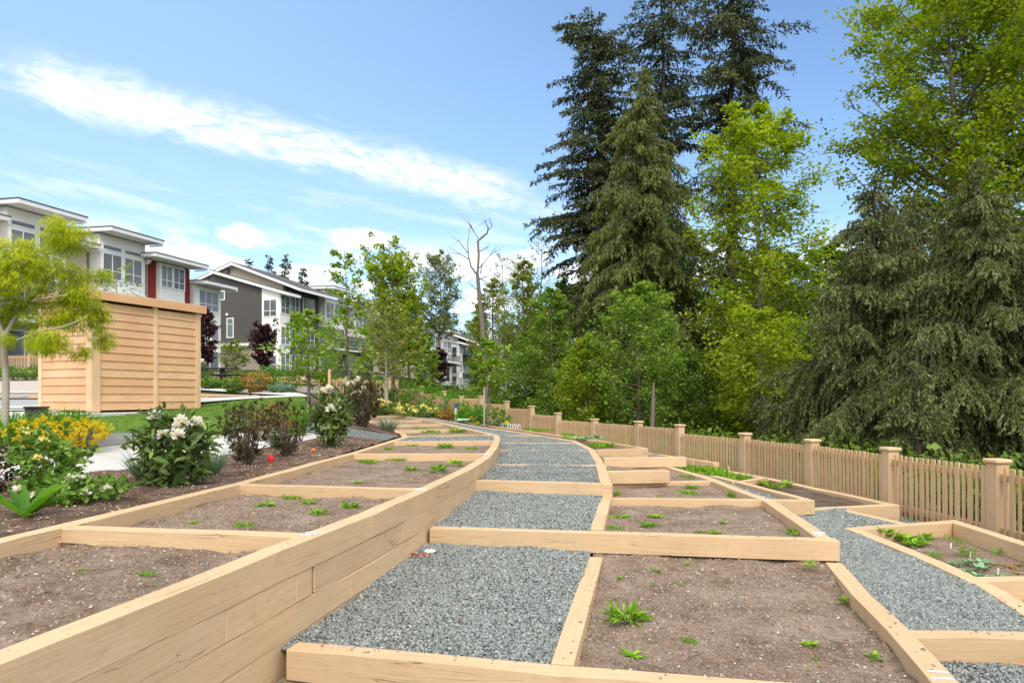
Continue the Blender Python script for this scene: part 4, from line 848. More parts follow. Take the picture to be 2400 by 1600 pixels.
def conifer(name, label, base, H, prof, tr, dz, per, lm, bm_, seed, z0=.08, upk=.15, droop=.35, ll=.3, lw=.09, tw=.33, tstep=.28, hang=.35, lpm=26, group=None, cat='conifer', jag=.4, lean=(0, 0), miss=.08, tipup=0.0):
    rs = np.random.RandomState(seed); root = empty(name, tuple(base), 0, label, cat, group)
    tp = [p[0] for p in prof]; rp = [p[1] for p in prof]; K = 10; tt = np.linspace(0, 1, K); W = np.cumsum(rs.randn(K, 2) * H * .004, axis=0); W[0] = 0
    trunk = np.stack([tt * lean[0] + W[:, 0], tt * lean[1] + W[:, 1], tt * H], 1); paths = [(trunk, tr * (1 - tt * .95) + .01)]
    S0, D0, LN, TT = [], [], [], []; z = z0 * H
    while z < H * .985:
        t = z / H
        for b in range(per):
            if rs.rand() < miss: continue
            a = rs.rand() * 6.283; R = np.interp(t, tp, rp) * rs.uniform(1 - jag, 1 + jag * .4); p0 = np.array([np.interp(t, tt, trunk[:, k]) for k in range(3)]) + [0, 0, rs.uniform(-.5, .5) * dz]
            d = np.array([math.cos(a), math.sin(a), 0]); u = np.linspace(0, 1, 6); k1 = upk * rs.uniform(.5, 1.5); zz = R * (k1 * u - droop * rs.uniform(.7, 1.3) * u ** 2 + tipup * u ** 5)
            cur = p0 + d * (u * R)[:, None] + np.array([0, 0, 1.]) * zz[:, None]; paths.append((cur, np.maximum(.006, tr * .16 * (1 - t * .6)) * (1 - .85 * u)))
            ct = rs.rand(); s = max(.10, .25 * tstep)
            sd = np.array([-d[1], d[0], 0])
            while s < R:
                v = s / R; q = np.array([np.interp(v, u, cur[:, k]) for k in range(3)])
                for sg in (-1, 1):
                    ln = R * tw * (1.1 - .85 * v) * rs.uniform(.6, 1.2) + .12 * ll
                    S0.append(q); D0.append(unit(d * rs.uniform(.5, .95) + sd * sg * rs.uniform(.5, 1.0) + np.array([0, 0, -hang * rs.uniform(.3, 1.6)]))); LN.append(ln); TT.append(ct)
                s += tstep * rs.uniform(.7, 1.3)
            S0.append(cur[3]); D0.append(unit(cur[-1] - cur[3])); LN.append(np.linalg.norm(cur[-1] - cur[3]) * 1.1); TT.append(min(1, ct + .2))
        z += dz * rs.uniform(.8, 1.2)
    V, Fc = tubes(paths, 5); link('trunk', np_mesh('trunk', V, Fc, smooth=True), bm_, root)
    S0, D0, LN, TT = map(np.array, (S0, D0, LN, TT)); cnt = np.maximum(3, (LN * lpm).astype(int)); idx = np.repeat(np.arange(len(S0)), cnt); n = len(idx)
    v = rs.uniform(.0, 1.05, n); C = S0[idx] + D0[idx] * (LN[idx] * v)[:, None]; C[:, 2] -= LN[idx] * v * v * hang * .35; C += rs.randn(n, 3) * ll * .12
    A = D0[idx] * .9 + rs.randn(n, 3) * .55; A[:, 2] -= hang * .9; N = rs.randn(n, 3) * .7; N[:, 2] += .6
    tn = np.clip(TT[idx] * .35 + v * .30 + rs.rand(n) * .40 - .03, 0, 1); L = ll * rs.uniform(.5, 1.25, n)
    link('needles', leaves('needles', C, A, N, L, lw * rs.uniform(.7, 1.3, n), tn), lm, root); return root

def shrub(name, label, cat, loc, rx, h, K, per, L, wd, lm, seed, oval=False, up=.5, stem=None, flowers=None, jitter=.25, low=.15, group=None, ry=None):
    rs = np.random.RandomState(seed); root = empty(name, tuple(loc), 0, label, cat, group); ry = ry or rx
    v = unit(rs.randn(K, 3)); rad = rs.uniform(.3, 1.0, K) ** .5; T = v * rad[:, None] * np.array([rx, ry, h * .5]); T[:, 2] += h * .52; T[:, :2] *= (.62 + .38 * np.clip(T[:, 2:3] / h * 1.8, 0, 1)); T *= rs.uniform(1 - jitter * .5, 1 + jitter * .35, (K, 1))
    paths = [(np.stack([np.array([0, 0, -.03]) + rs.randn(3) * rx * .06, T[k] * [.45, .45, .6], T[k]]), np.array([.007, .005, .002]) * max(.6, h)) for k in range(0, K, 3)]
    link('stems', tube_mesh('stems', paths, 5), stem or M_BARK, root)
    out = unit(T - np.array([0, 0, h * .3])); C = np.repeat(T, per, 0); n = len(C); C = C + rs.randn(n, 3) * L * .35
    A = np.repeat(out, per, 0) * .55 + rs.randn(n, 3) * .8; A[:, 2] += up * .3; N = np.repeat(out, per, 0) * .8 + rs.randn(n, 3) * .4; N[:, 2] += .7
    l = L * rs.uniform(.6, 1.2, n); link('foliage', leaves('foliage', C, A, N, l, l * wd, tint_c(K, per, rs, .45), oval), lm, root)
    if flowers:
        fm, nf, fs, fp = flowers
        P = T[np.argsort(-T[:, 2] + T[:, 1] * .8)[:nf * 2]][rs.permutation(min(K, nf * 2))[:nf]] + out[:1] * 0
        for p in P:
            p = p + unit(p - np.array([0, 0, h * .3])) * L * .45; q = sph(fp, rs, -.3)
            me = leaves('flower', q * fs * .25, q, unit(rs.randn(fp, 3)), fs * rs.uniform(.5, .8, fp), fs * .5, rs.rand(fp) ** 2, True); o = link('flower', me, fm, root); o.location = p
    return root
def tuft(name, label, cat, loc, n, L, w, lm, seed, spread=.5, droop=.6, base=.02, group=None, seg=4):
    rs = np.random.RandomState(seed); root_o = None
    a = rs.rand(n) * 6.283; C = np.stack([np.cos(a), np.sin(a), a * 0], 1) * base * rs.rand(n, 1); D = np.stack([np.cos(a) * spread * rs.uniform(.3, 1.4, n), np.sin(a) * spread * rs.uniform(.3, 1.4, n), np.ones(n)], 1)
    o = link(name, ribbons(name, C, D, L * rs.uniform(.5, 1.15, n), w * rs.uniform(.7, 1.2, n), droop, rs.rand(n), seg), lm); o.location = loc
    return tag(o, label, cat, group)
def gl(x, y, dz=.03): return (x, y, CZ + float(left_h(np.float64(x), np.float64(y))) + dz)

# --- shrub bed on the left
rho = shrub('rhododendron', 'large leafy rhododendron with many white flower heads beside the pale pavers', 'shrub', gl(-2.98, 6.02), .31, .62, 90, 12, .125, .34, LM['rhodo'], 21, True, flowers=(LM['white'], 7, .075, 50))
rho2 = shrub('rhododendron', 'rhododendron with white flower heads near the crossing gravel strip', 'shrub', gl(-2.66, 9.95), .26, .78, 80, 11, .12, .36, LM['rhodo'], 22, True, flowers=(LM['white'], 5, .09, 44))
shrub('bronze_shrub', 'taller dark bronze leaved shrub right of the big white rhododendron', 'shrub', gl(-3.0, 7.7), .30, .78, 230, 14, .034, .6, LM['brown'], 23)
shrub('bronze_shrub', 'narrower dark bronze leaved shrub beside the far rhododendron', 'shrub', gl(-2.83, 8.55), .25, .70, 180, 14, .034, .6, LM['brown'], 24)
shrub('bronze_shrub', 'dark shrub just beyond the crossing gravel strip', 'shrub', gl(-2.95, 13.6), .36, 1.0, 180, 15, .055, .6, LM['brown'], 25)
shrub('azalea', 'orange tinted azalea behind the two bronze shrubs', 'shrub', gl(-3.75, 10.7), .36, .55, 80, 14, .05, .5, LM['red'], 26)
shrub('rhododendron', 'small rhododendron with white flower heads beyond the crossing gravel strip', 'shrub', gl(-3.4, 14.6), .4, .85, 50, 10, .11, .36, LM['rhodo'], 27, True, flowers=(LM['white'], 6, .11, 30))
shrub('viburnum', 'round leaved viburnum with cream flower clusters in front of the yellow shrub', 'shrub', gl(-3.88, 5.72), .32, .50, 90, 11, .062, .72, LM['vib'], 28, True, flowers=(LM['ypet'], 6, .045, 18))
shrub('viburnum', 'low spreading viburnum with flat white flowers along the bark mulch', 'shrub', gl(-3.28, 5.08), .44, .19, 100, 11, .055, .7, LM['vib'], 29, True, flowers=(LM['white'], 8, .05, 18), ry=.28)
shrub('bronze_shrub', 'bronze leaved shrub cut by the left edge of the picture', 'shrub', gl(-4.2, 5.5), .20, .44, 60, 12, .04, .6, LM['brown'], 30)
shrub('spirea', 'golden yellow and orange spirea mound inside the grey stone rim', 'shrub', gl(-5.98, 8.7, .1), .36, .40, 200, 22, .03, .5, LM['yel'], 31, ry=.5)
shrub('spirea', 'right half of the golden spirea mound, nearest the shed slab', 'shrub', gl(-5.62, 8.95, .1), .34, .38, 200, 22, .03, .5, LM['yel'], 32, ry=.4)
for k, (x, y, lb) in enumerate([(-6.45, 8.85, 'arching green daylily clump left of the golden spirea'), (-6.1, 9.5, 'arching green daylily clump behind the golden spirea'), (-6.9, 9.3, 'arching green daylily clump at the foot of the yellow maple'), (-6.75, 10.3, 'farthest arching green daylily clump, in front of the utility box')]):
    tuft('daylily', lb, 'daylily', gl(x, y, .1), 300, .80, .022, LM['green'], 40 + k, .5, .42, .18, 'daylilies in the stone planter')
tuft('daylily', 'upright green strap leaved clump behind the far rhododendron', 'daylily', gl(-3.55, 11.3, .05), 150, .7, .03, LM['green'], 45, .35, .3, .14)
tuft('ornamental_grass', 'blue green grass tuft left of the big rhododendron', 'grass tuft', gl(-3.45, 6.35), 260, .40, .006, LM['blue'], 46, .6, .22, .04)
tuft('ornamental_grass', 'blue green grass tuft right of the big rhododendron', 'grass tuft', gl(-2.95, 6.75), 260, .38, .006, LM['blue'], 47, .6, .22, .04)
tuft('ornamental_grass', 'blue green grass tuft in front of the narrower bronze shrub', 'grass tuft', gl(-3.25, 9.4), 240, .38, .007, LM['blue'], 48, .6, .22, .05)
tuft('ornamental_grass', 'blue green grass tuft past the crossing gravel strip by the bed corner', 'grass tuft', gl(-2.5, 13.8, .05), 220, .45, .01, LM['blue'], 49, .9, .22, .12)
# broad leaved plant
rs_ = np.random.RandomState(9); n = 16; a = rs_.rand(n) * 6.28; A = np.stack([np.cos(a), np.sin(a), rs_.uniform(.15, 1.5, n)], 1)
o = link('broad_leaf_plant', leaves('broad_leaf_plant', np.zeros((n, 3)), A, np.tile([0, 0, 1.], (n, 1)) + A * .1 * [-1, -1, 0], rs_.uniform(.2, .34, n), .07, rs_.rand(n), True, .1), LM['green']); o.location = gl(-3.18, 4.45); tag(o, 'bright green plant with long broad leaves low at the left edge', 'plant')
bm = bmesh.new(); bmesh.ops.create_uvsphere(bm, u_segments=14, v_segments=10, radius=.045)
for v in bm.verts: v.co.z *= 1.25; v.co.x *= .9
o = link('toy_ball', fin(bm, 'toy_ball'), plain('red_plastic', (.75, .03, .02), .35, .05)); o.location = gl(-2.83, 8.0, .07); tag(o, 'small red ball lying on the mulch between the bronze shrubs', 'ball')
bm = bmesh.new(); bmesh.ops.create_cone(bm, segments=12, radius1=.04, radius2=.012, depth=.07, cap_ends=True)
o = link('plastic_flower', fin(bm, 'plastic_flower'), plain('orange_plastic', (.80, .22, .05), .4, .05)); o.location = gl(-2.66, 9.15, .06); o.rotation_euler = (1.2, .3, .2); tag(o, 'small orange plastic piece on the mulch in front of the far rhododendron', 'plastic piece')
# --- shrubs in the distance
def gsh(px, Y, w, h, lm, seed, label, fl=None, L=.075, K=150, per=14, zoff=None, name='shrub', wd=.6):
    x = (px - 1200) / F * Y; z = CZ + float(ground_h(np.float64(x), np.float64(Y))) if zoff is None else CZ + zoff
    return shrub(name, label, 'shrub', (x, Y, z), w, h, K, per, L, wd, lm, seed, flowers=fl)
gsh(905, 28.0, .7, .62, LM['vib'], 51, 'light green azalea with cream yellow flowers at the far end of the left beds', (LM['ypet'], 12, .14, 10), zoff=-.72)
gsh(958, 26.6, .75, .45, LM['vib'], 52, 'light green azalea with yellow flowers in front of the pale trunked tree', (LM['ypet'], 10, .13, 10), zoff=-.78)
gsh(1000, 25.2, .75, .5, LM['vib'], 53, 'yellow flowered azalea beside the far edge of the gravel path', (LM['ypet'], 12, .13, 10), zoff=-.8)
gsh(935, 29.5, .8, 1.0, LM['vib'], 54, 'tall light green shrub behind the yellow azaleas', zoff=-.55)
gsh(985, 28.3, 1.0, 1.1, LM['green'], 55, 'wide bright green shrub left of the garden tap, farthest of the green shrubs', zoff=-.6, K=130)
gsh(1040, 26.2, 1.0, 1.0, LM['green'], 56, 'bright green shrub between the picket fence and the garden tap', zoff=-.75, K=130)
gsh(1082, 24.0, .6, .75, LM['green'], 57, 'small bright green shrub just right of the garden tap', zoff=-.95)
gsh(1105, 22.9, .6, .7, LM['green'], 58, 'bright green shrub behind the coiled hose', zoff=-1.0)
gsh(1150, 21.3, .7, .75, LM['green'], 59, 'bright green shrub against the fence behind the small white edging', zoff=-1.08, K=120)
gsh(1060, 23.6, .6, .4, LM['red'], 60, 'brownish low shrub at the foot of the bright green shrubs', zoff=-.82)
gsh(852, 29.5, .95, .95, LM['brown'], 61, 'dark brown leafless looking shrub left of the pale tree trunk', zoff=-.35, K=120)
gsh(488, 27.5, .5, .55, LM['vib'], 62, 'yellow green shrub nearest the shed in the far bed'); gsh(548, 25.2, .5, .55, LM['vib'], 63, 'yellow green shrub beside the white sidewalk below the picnic table')
gsh(600, 25.0, .6, .8, LM['red'], 64, 'reddish shrub beside the white sidewalk'); gsh(628, 29.5, .7, .9, LM['green'], 65, 'bright green conical shrub in front of the far picket fence')
gsh(470, 33.0, .6, .9, LM['rhodo'], 66, 'rhododendron with white flowers beside the picnic table', (LM['white'], 10, .2, 16)); gsh(528, 29.0, .4, .25, LM['green'], 67, 'green strap leaved plant below the picnic table')
gsh(570, 33.5, .7, .5, LM['vib'], 68, 'low green shrub right of the picnic table'); gsh(660, 25, .5, .35, LM['blue'], 69, 'grey green low plant beside the sidewalk junction')
for k in range(5): gsh(10 + k * 22, 33.6 + .1 * k, .7, .75, LM['vib' if k % 2 else 'green'], 70 + k, ['first', 'second', 'third', 'fourth', 'fifth'][k] + ' green hedge shrub from the left edge, beyond the pink road', K=60)

# --- trees in the garden
def cutleaf():
    rs = np.random.RandomState(77); Y0 = 8.7; base = gl(-6.47, Y0, .08); root = empty('cutleaf_maple', base, 0, 'yellow green cutleaf maple with drooping feathery leaves at the left edge', 'tree'); B = np.array(base)
    def p(px, py, dy=0.0): return np.array(at(px, py, Y0 + dy)) - B
    paths = [(np.array([[0, 0, -.1], p(14, 900), p(12, 850), p(8, 800), p(14, 775)]), np.array([.046, .04, .036, .033, .028])),
             (np.array([p(12, 785), p(35, 745), p(60, 715, .2), p(85, 690, .2), p(130, 640, .3), p(160, 560, .3)]), np.array([.028, .021, .017, .014, .009, .004])),
             (np.array([p(10, 800), p(45, 795), p(90, 778, -.3), p(150, 765, -.5), p(200, 745, -.5)]), np.array([.024, .018, .014, .010, .005])),
             (np.array([p(10, 790), p(-5, 740), p(-15, 690, .1), p(10, 630, .2), p(60, 560, .1)]), np.array([.024, .02, .015, .01, .005])),
             (np.array([p(60, 715, .2), p(100, 700, -.2), p(160, 690, -.4)]), np.array([.018, .012, .006])), (np.array([p(35, 745), p(60, 730, .5), p(110, 700, .9)]), np.array([.02, .014, .006]))]
    blobs = [(150, 545, 55, 30), (185, 560, 40, 35), (115, 565, 45, 25), (60, 585, 55, 28), (20, 620, 60, 32), (90, 625, 70, 35), (150, 640, 65, 35), (-30, 660, 60, 35), (60, 670, 80, 34), (190, 690, 45, 35), (130, 700, 70, 32), (20, 710, 70, 30),
             (-20, 740, 50, 28), (215, 735, 30, 38), (170, 745, 60, 30), (100, 745, 60, 20), (205, 790, 30, 28), (160, 800, 45, 26), (90, 800, 45, 22), (175, 825, 30, 18), (120, 815, 40, 20), (40, 800, 36, 16), (200, 640, 30, 22)]
    C, D, T = [], [], []
    for (bx, by, rx, ry) in blobs:
        c = p(bx, by); rx *= .95; ry *= 1.1; bx -= 8; m = int(rx * ry * .105); s = 8.7 / F; v = unit(rs.randn(m, 3)) * rs.rand(m, 1) ** .45
        dy = rs.uniform(-.45, .35); P = c + v * [rx * s, rx * s * 1.0, ry * s * .95] + [0, dy, 0]
        for q in range(0, m, 16): paths.append((np.array([c + [0, dy, -ry * s * .5], (c + [0, dy, 0] + P[q]) / 2, P[q]]), np.array([.005, .003, .0015])))
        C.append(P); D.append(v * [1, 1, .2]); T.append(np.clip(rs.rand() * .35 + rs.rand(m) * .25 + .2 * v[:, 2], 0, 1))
    link('trunk', tube_mesh('trunk', paths, 7), M_BARKP, root); C = np.concatenate(C); D = np.concatenate(D); T = np.concatenate(T)
    k = 10; n = len(C) * k; a_ = rs.rand(n) * 6.283; C = np.repeat(C, k, 0) + rs.randn(n, 3) * .012; D = np.repeat(D, k, 0) * .55 + np.stack([np.cos(a_), np.sin(a_), rs.uniform(-.35, .9, n)], 1) * .8
    link('foliage', ribbons('foliage', C, D, rs.uniform(.035, .105, n), .0075, .8, np.clip(np.repeat(T, k) + rs.rand(n) * .35, 0, 1), 3), LM['gold'], root)
cutleaf()
broadleaf('young_tree', 'light green young tree with large leaves right of the sidewalk junction', 'tree', gl(-5.1, 16.9), 2.45, [(0, .3), (.25, .75), (.55, .95), (.8, .7), (1, .25)], .045, 24, 7, 9, .105, LM['young'], M_BARK, 101, t0=.22, oval=True, spread=.5)
broadleaf('young_tree', 'tall thin young tree with sparse crooked crown left of centre', 'tree', gl(-4.1, 16.2), 4.0, [(0, .3), (.15, .9), (.35, .8), (.6, .5), (.8, .38), (1, .3)], .04, 26, 6, 8, .09, LM['young'], M_BARK, 102, t0=.18, oval=True, spread=.4, wob=.045)
run_stake = boxes('tree_stake', [(-.03, .03, -.03, .03, -.2, 1.05)], M_POST); run_stake.location = gl(-4.25, 15.9); tag(run_stake, 'short wooden stake beside the tall thin young tree', 'stake')
broadleaf('pale_trunk_tree', 'yellowish green tree with a slim pale trunk behind the yellow azaleas', 'tree', (-5.15, 28.2, CZ - .72), 5.0, [(0, .4), (.3, 1.3), (.6, 1.45), (.85, .9), (1, .3)], .10, 34, 9, 13, .125, LM['olive'], M_BARKP, 103, t0=.3, oval=False, spread=.45)
broadleaf('upright_tree', 'tall bright green upright tree with finger like shoots at its top', 'tree', (-6.3, 36.0, CZ + .2), 7.0, [(0, .8), (.2, 1.7), (.5, 1.9), (.75, 1.6), (.92, 1.1), (1, .6)], .12, 64, 9, 20, .16, LM['maple'], M_BARK, 104, t0=.12, rise=1.5, spread=.22, up=1.8, lift=.10)
broadleaf('upright_tree', 'bright green rounded tree low behind the pale trunked tree', 'tree', (-4.3, 34.0, CZ + .0), 3.0, [(0, .4), (.3, .9), (.7, .8), (1, .3)], .07, 30, 8, 12, .14, LM['young'], M_BARK, 105, t0=.15)
broadleaf('garden_tree', 'small bright green tree with a clear stem in front of the dead trunk', 'tree', (-.73, 19.6, CZ - 1.05), 2.75, [(0, .2), (.45, .5), (.7, .65), (.9, .45), (1, .2)], .03, 26, 7, 10, .095, LM['young'], M_BARK, 106, t0=.42, oval=True)
broadleaf('purple_plum', 'dark purple leaved tree beside the right corner of the cedar shed', 'tree', (-19.6, 44, CZ + 1.6), 3.9, [(0, .3), (.2, .6), (.5, .8), (.8, .6), (1, .2)], .07, 46, 9, 13, .14, LM['purple'], M_BARKD, 107, t0=.12, rise=1.2, up=1.)
broadleaf('purple_plum', 'dark purple leaved tree in front of the dark gable house', 'tree', (-15.3, 42, CZ + 1.3), 3.0, [(0, .3), (.2, .6), (.5, .85), (.8, .65), (1, .2)], .07, 46, 9, 13, .14, LM['purple'], M_BARKD, 108, t0=.12, rise=1.2, up=1.)
broadleaf('purple_plum', 'small far purple leaved tree near the distant white townhouses', 'tree', (-6.3, 60, CZ + 1.0), 3.2, [(0, .3), (.3, .7), (.7, .7), (1, .2)], .07, 36, 8, 10, .2, LM['purple'], M_BARKD, 109, t0=.1, rise=1.)
broadleaf('small_tree', 'small yellowish tree between the two purple trees', 'tree', (-17.6, 43, CZ + 1.4), 2.1, [(0, .5), (.4, 1.0), (.8, .8), (1, .3)], .05, 30, 7, 9, .13, LM['olive'], M_BARK, 110, t0=.2, bare=.1)
broadleaf('small_tree', 'thin leafy tree top showing above the left end of the shed roof', 'tree', (-13.2, 23, CZ + .1), 4.4, [(0, .3), (.5, .9), (.8, .8), (1, .5)], .05, 22, 5, 6, .10, LM['alder'], M_BARK, 111, t0=.4, bare=.2)
# --- dead snag
def snag():
    Y0 = 26.; B = np.array([at(1143, 975, Y0)[0], Y0, CZ - .9]); root = empty('dead_tree', tuple(B), 0, 'tall leafless dead tree trunk with crooked bare branches behind the fence', 'dead tree'); rs = np.random.RandomState(3)
    def P(*q): return np.array([np.array(at(x, y, Y0 + d)) - B for x, y, d in q])
    pp = [(np.r_[[[0, 0, -1.0]], P((1141, 900, 0), (1135, 830, 0), (1130, 760, 0), (1124, 700, 0), (1119, 645, 0))], [.15, .125, .105, .09, .08, .065])]
    pp += [(P((1119, 645, 0), (1122, 600, 0), (1120, 565, .1), (1130, 556, .1), (1142, 546, .1), (1144, 533, .1), (1137, 520, .1)), [.048, .042, .042, .04, .035, .026, .014])]
    pp += [(P((1119, 645, 0), (1104, 625, -.2), (1098, 600, -.3), (1096, 570, -.3), (1101, 535, -.3)), [.036, .028, .021, .015, .007])]
    for q in ([(1098, 607, -.3), (1075, 596, -.5), (1052, 580, -.6)], [(1096, 592, -.3), (1078, 570, -.2), (1058, 552, 0)], [(1121, 560, .1), (1108, 540, .2), (1090, 510, .3)], [(1112, 545, .2), (1102, 525, .2), (1098, 505, .3)], [(1124, 628, 0), (1150, 604, .3), (1180, 578, .5)],
              [(1122, 655, 0), (1140, 650, -.3), (1162, 642, -.4)], [(1124, 652, 0), (1142, 668, -.2), (1153, 686, -.3)], [(1120, 680, 0), (1104, 672, -.3), (1088, 660, -.4)], [(1144, 533, .1), (1138, 522, .1), (1132, 508, .1)], [(1122, 590, 0), (1136, 580, .3), (1150, 572, .4)], [(1126, 640, 0), (1130, 625, -.4), (1128, 612, -.6)], [(1144, 540, .1), (1147, 525, 0), (1143, 512, 0)]):
        a = P(*q); a[1] += rs.randn(3) * .05; pp.append((a, [.02, .012, .004]))
        e = a[-1]; pp.append((np.array([a[1], a[1] + (e - a[1]) * .5 + rs.randn(3) * .15, e + rs.randn(3) * .35]), [.012, .008, .003]))
    link('trunk', tube_mesh('trunk', [(np.array(a), np.array(r, float)) for a, r in pp], 7), M_BARK, root)
snag()

# ------------------------------------------------------------------ woods beyond the fence
def wz(x, y): return CZ + float(ground_h(np.float64(x), np.float64(y)))
FP = [(0, .9), (.2, 1.0), (.45, .95), (.7, .7), (.9, .35), (1, .08)]
def sc(prof, r): return [(t, v * r) for t, v in prof]
def fir(px, Y, top, r, seed, label, **kw):
    x = (px - 1200) / F * Y; z = wz(x, Y); H = CZ + (HZ - top) / F * Y - z; a = dict(dz=.44, per=6, ll=.27, lw=.085, tw=.30, tstep=.32, hang=.4, lpm=26, jag=.42, droop=.25, upk=.12, miss=.08, z0=.12); a.update(kw)
    prof = a.pop('prof', FP); tr = a.pop('tr', .28); nm = a.pop('name', 'douglas_fir'); lm = a.pop('lm', LM['fir']); bk = a.pop('bark', M_BARKD)
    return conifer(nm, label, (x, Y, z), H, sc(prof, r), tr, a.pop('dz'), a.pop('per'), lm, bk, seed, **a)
fir(1446, 40, 12, 4.6, 201, 'tall dark fir with a ragged leaning top, leftmost of the three big firs', lean=(-1.6, 0), jag=.75, prof=[(0, .75), (.2, .95), (.4, .95), (.6, .75), (.8, .55), (.92, .5), (1, .2)])
fir(1555, 43, -110, 3.5, 202, 'tall dark fir behind the olive cedar, middle of the three big firs', prof=[(0, .8), (.3, .9), (.6, .95), (.85, .8), (1, .2)], jag=.6, miss=.38, z0=.3, lpm=22, tr=.34)
fir(1698, 38, -130, 3.7, 203, 'tall dark fir with an exposed trunk above the yellow green maple, rightmost big fir', prof=[(0, .5), (.4, .55), (.6, .9), (.85, .95), (1, .3)], jag=.65, miss=.38, z0=.3, tr=.4, lpm=22)
fir(1505, 33, 150, 3.9, 204, 'olive green cedar with soft hanging sprays in front of the dark firs', name='red_cedar', lm=LM['cedar'], bark=M_BARK, prof=[(0, 1.0), (.2, 1.02), (.45, .88), (.7, .56), (.88, .28), (1, .05)], hang=1.1, droop=.42, ll=.26, lw=.055, lpm=44, dz=.34, tstep=.26, jag=.35, z0=.14)
maple_p = [(0, .5), (.15, .85), (.4, 1.0), (.7, .95), (.9, .65), (1, .3)]
x5, y5 = 10.0, 28.0
broadleaf('bigleaf_maple', 'yellow green maple with layered branches in front of the tall firs', 'tree', (x5, y5, wz(x5, y5)), 14.6, sc(maple_p, 2.9), .2, 84, 15, 20, .17, LM['maple'], M_BARK, 301, t0=.1, rise=.42, spread=.30, flat=.22, bare=.2)
broadleaf('bigleaf_maple', 'low bright green maple growth between the fir trunk and the near spruce', 'tree', (8.6, 24, wz(8.6, 24)), 5.6, sc(maple_p, 2.0), .1, 44, 12, 16, .14, LM['maple'], M_BARK, 302, t0=.05, flat=.25, spread=.35)
broadleaf('cottonwood', 'big yellow green cottonwood filling the upper right corner', 'tree', (19.6, 30, wz(19.6, 30)), 20.3, [(0, 2), (.25, 3.8), (.5, 4.9), (.72, 4.7), (.86, 4.0), (.95, 2.6), (1, 1.2)], .42, 84, 13, 40, .19, LM['cotton'], M_BARK, 303, t0=.22, rise=.7, spread=.24)
broadleaf('cottonwood', 'second cottonwood behind, crossing the right edge of the picture', 'tree', (24.0, 31, wz(24, 31)), 22.5, [(0, 2), (.25, 3.6), (.5, 4.9), (.75, 5.0), (.9, 4.0), (1, 1.5)], .42, 90, 16, 34, .19, LM['cotton'], M_BARK, 304, t0=.22, rise=.7, spread=.38)
SP = [(0, 1.0), (.15, 1.05), (.35, .92), (.6, .62), (.85, .28), (1, .05)]
def spruce(px, Y, top, r, seed, label, **kw):
    x = (px - 1200) / F * Y; z = wz(x, Y); H = CZ + (HZ - top) / F * Y - z; a = dict(z0=.05, upk=.30, droop=.62, tipup=.22, ll=.115, lw=.032, tw=.36, tstep=.15, hang=1.1, lpm=88, jag=.3); a.update(kw)
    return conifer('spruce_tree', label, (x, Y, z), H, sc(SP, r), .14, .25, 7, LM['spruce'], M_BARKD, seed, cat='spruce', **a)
spruce(2060, 18.0, 395, 3.1, 401, 'dark drooping spruce behind the right fence, left one of the near spruces')
spruce(2275, 16.5, 375, 3.5, 402, 'dark drooping spruce behind the right fence, middle one of the near spruces')
spruce(2490, 16.0, 420, 2.8, 403, 'dark drooping spruce cut by the right edge of the picture')
spruce(2155, 20.0, 450, 3.4, 405, 'dark drooping spruce standing between and behind the two biggest near spruces')
spruce(1960, 19.5, 660, 1.5, 406, 'shorter dark spruce at the left end of the near spruces')
spruce(2150, 13.6, 830, 1.1, 404, 'small young spruce close behind the right fence', z0=.01, lpm=90)
broadleaf('alder', 'leafy mid green tree with a thin grey trunk right behind the fence', 'tree', (4.1, 22, wz(4.1, 22)), 5.7, [(0, .5), (.3, 1.35), (.55, 1.6), (.8, 1.15), (1, .35)], .10, 56, 12, 17, .105, LM['alder'], M_BARK, 305, t0=.2, spread=.4)
broadleaf('alder', 'rounded light green bushy tree left of the thin grey trunk', 'tree', (2.5, 23, wz(2.5, 23)), 3.7, [(0, .9), (.3, 1.3), (.6, 1.1), (.85, .7), (1, .3)], .08, 50, 12, 17, .10, LM['cotton'], M_BARK, 306, t0=.08)
broadleaf('alder', 'tall soft green tree at the left end of the dark firs', 'tree', (2.0, 31, wz(2.0, 31)), 7.0, [(0, .9), (.3, 1.5), (.6, 1.4), (.85, .9), (1, .3)], .10, 56, 12, 17, .12, LM['alder'], M_BARK, 307, t0=.08)
broadleaf('alder', 'tall soft green tree rising behind the small white edging', 'tree', (.7, 36, wz(.7, 36)), 8.2, [(0, 1.0), (.3, 1.7), (.6, 1.5), (.85, .9), (1, .3)], .12, 50, 12, 14, .14, LM['olive'], M_BARK, 308, t0=.2, bare=.25)
broadleaf('alder', 'mid green tree just right of the dead trunk', 'tree', (-1.2, 40, wz(-1.2, 40)), 7.6, [(0, 1.0), (.3, 1.8), (.6, 1.6), (.85, .9), (1, .3)], .12, 46, 10, 12, .15, LM['olive'], M_BARK, 309, t0=.3, bare=.35)
broadleaf('alder', 'olive tree behind the distant townhouses, left of the dead trunk', 'tree', (-5.2, 112, wz(-5.2, 112)), 16.0, [(0, 1.2), (.3, 3.2), (.6, 2.0), (.85, 1.2), (1, .3)], .2, 46, 11, 14, .34, LM['olive'], M_BARK, 310, t0=.3, bare=.15)
broadleaf('poplar', 'grey green rounded poplar on thin stems above the distant townhouses', 'tree', (-8.0, 78, wz(-8, 78)), 15.6, [(0, .5), (.35, 1.2), (.55, 2.4), (.8, 2.5), (.95, 1.6), (1, .8)], .2, 60, 10, 10, .28, leaf_mat('poplar_leaves', (.14, .18, .09), (.27, .32, .17), (.38, .44, .25), .4), M_BARK, 311, t0=.4, rise=.9, up=.5)
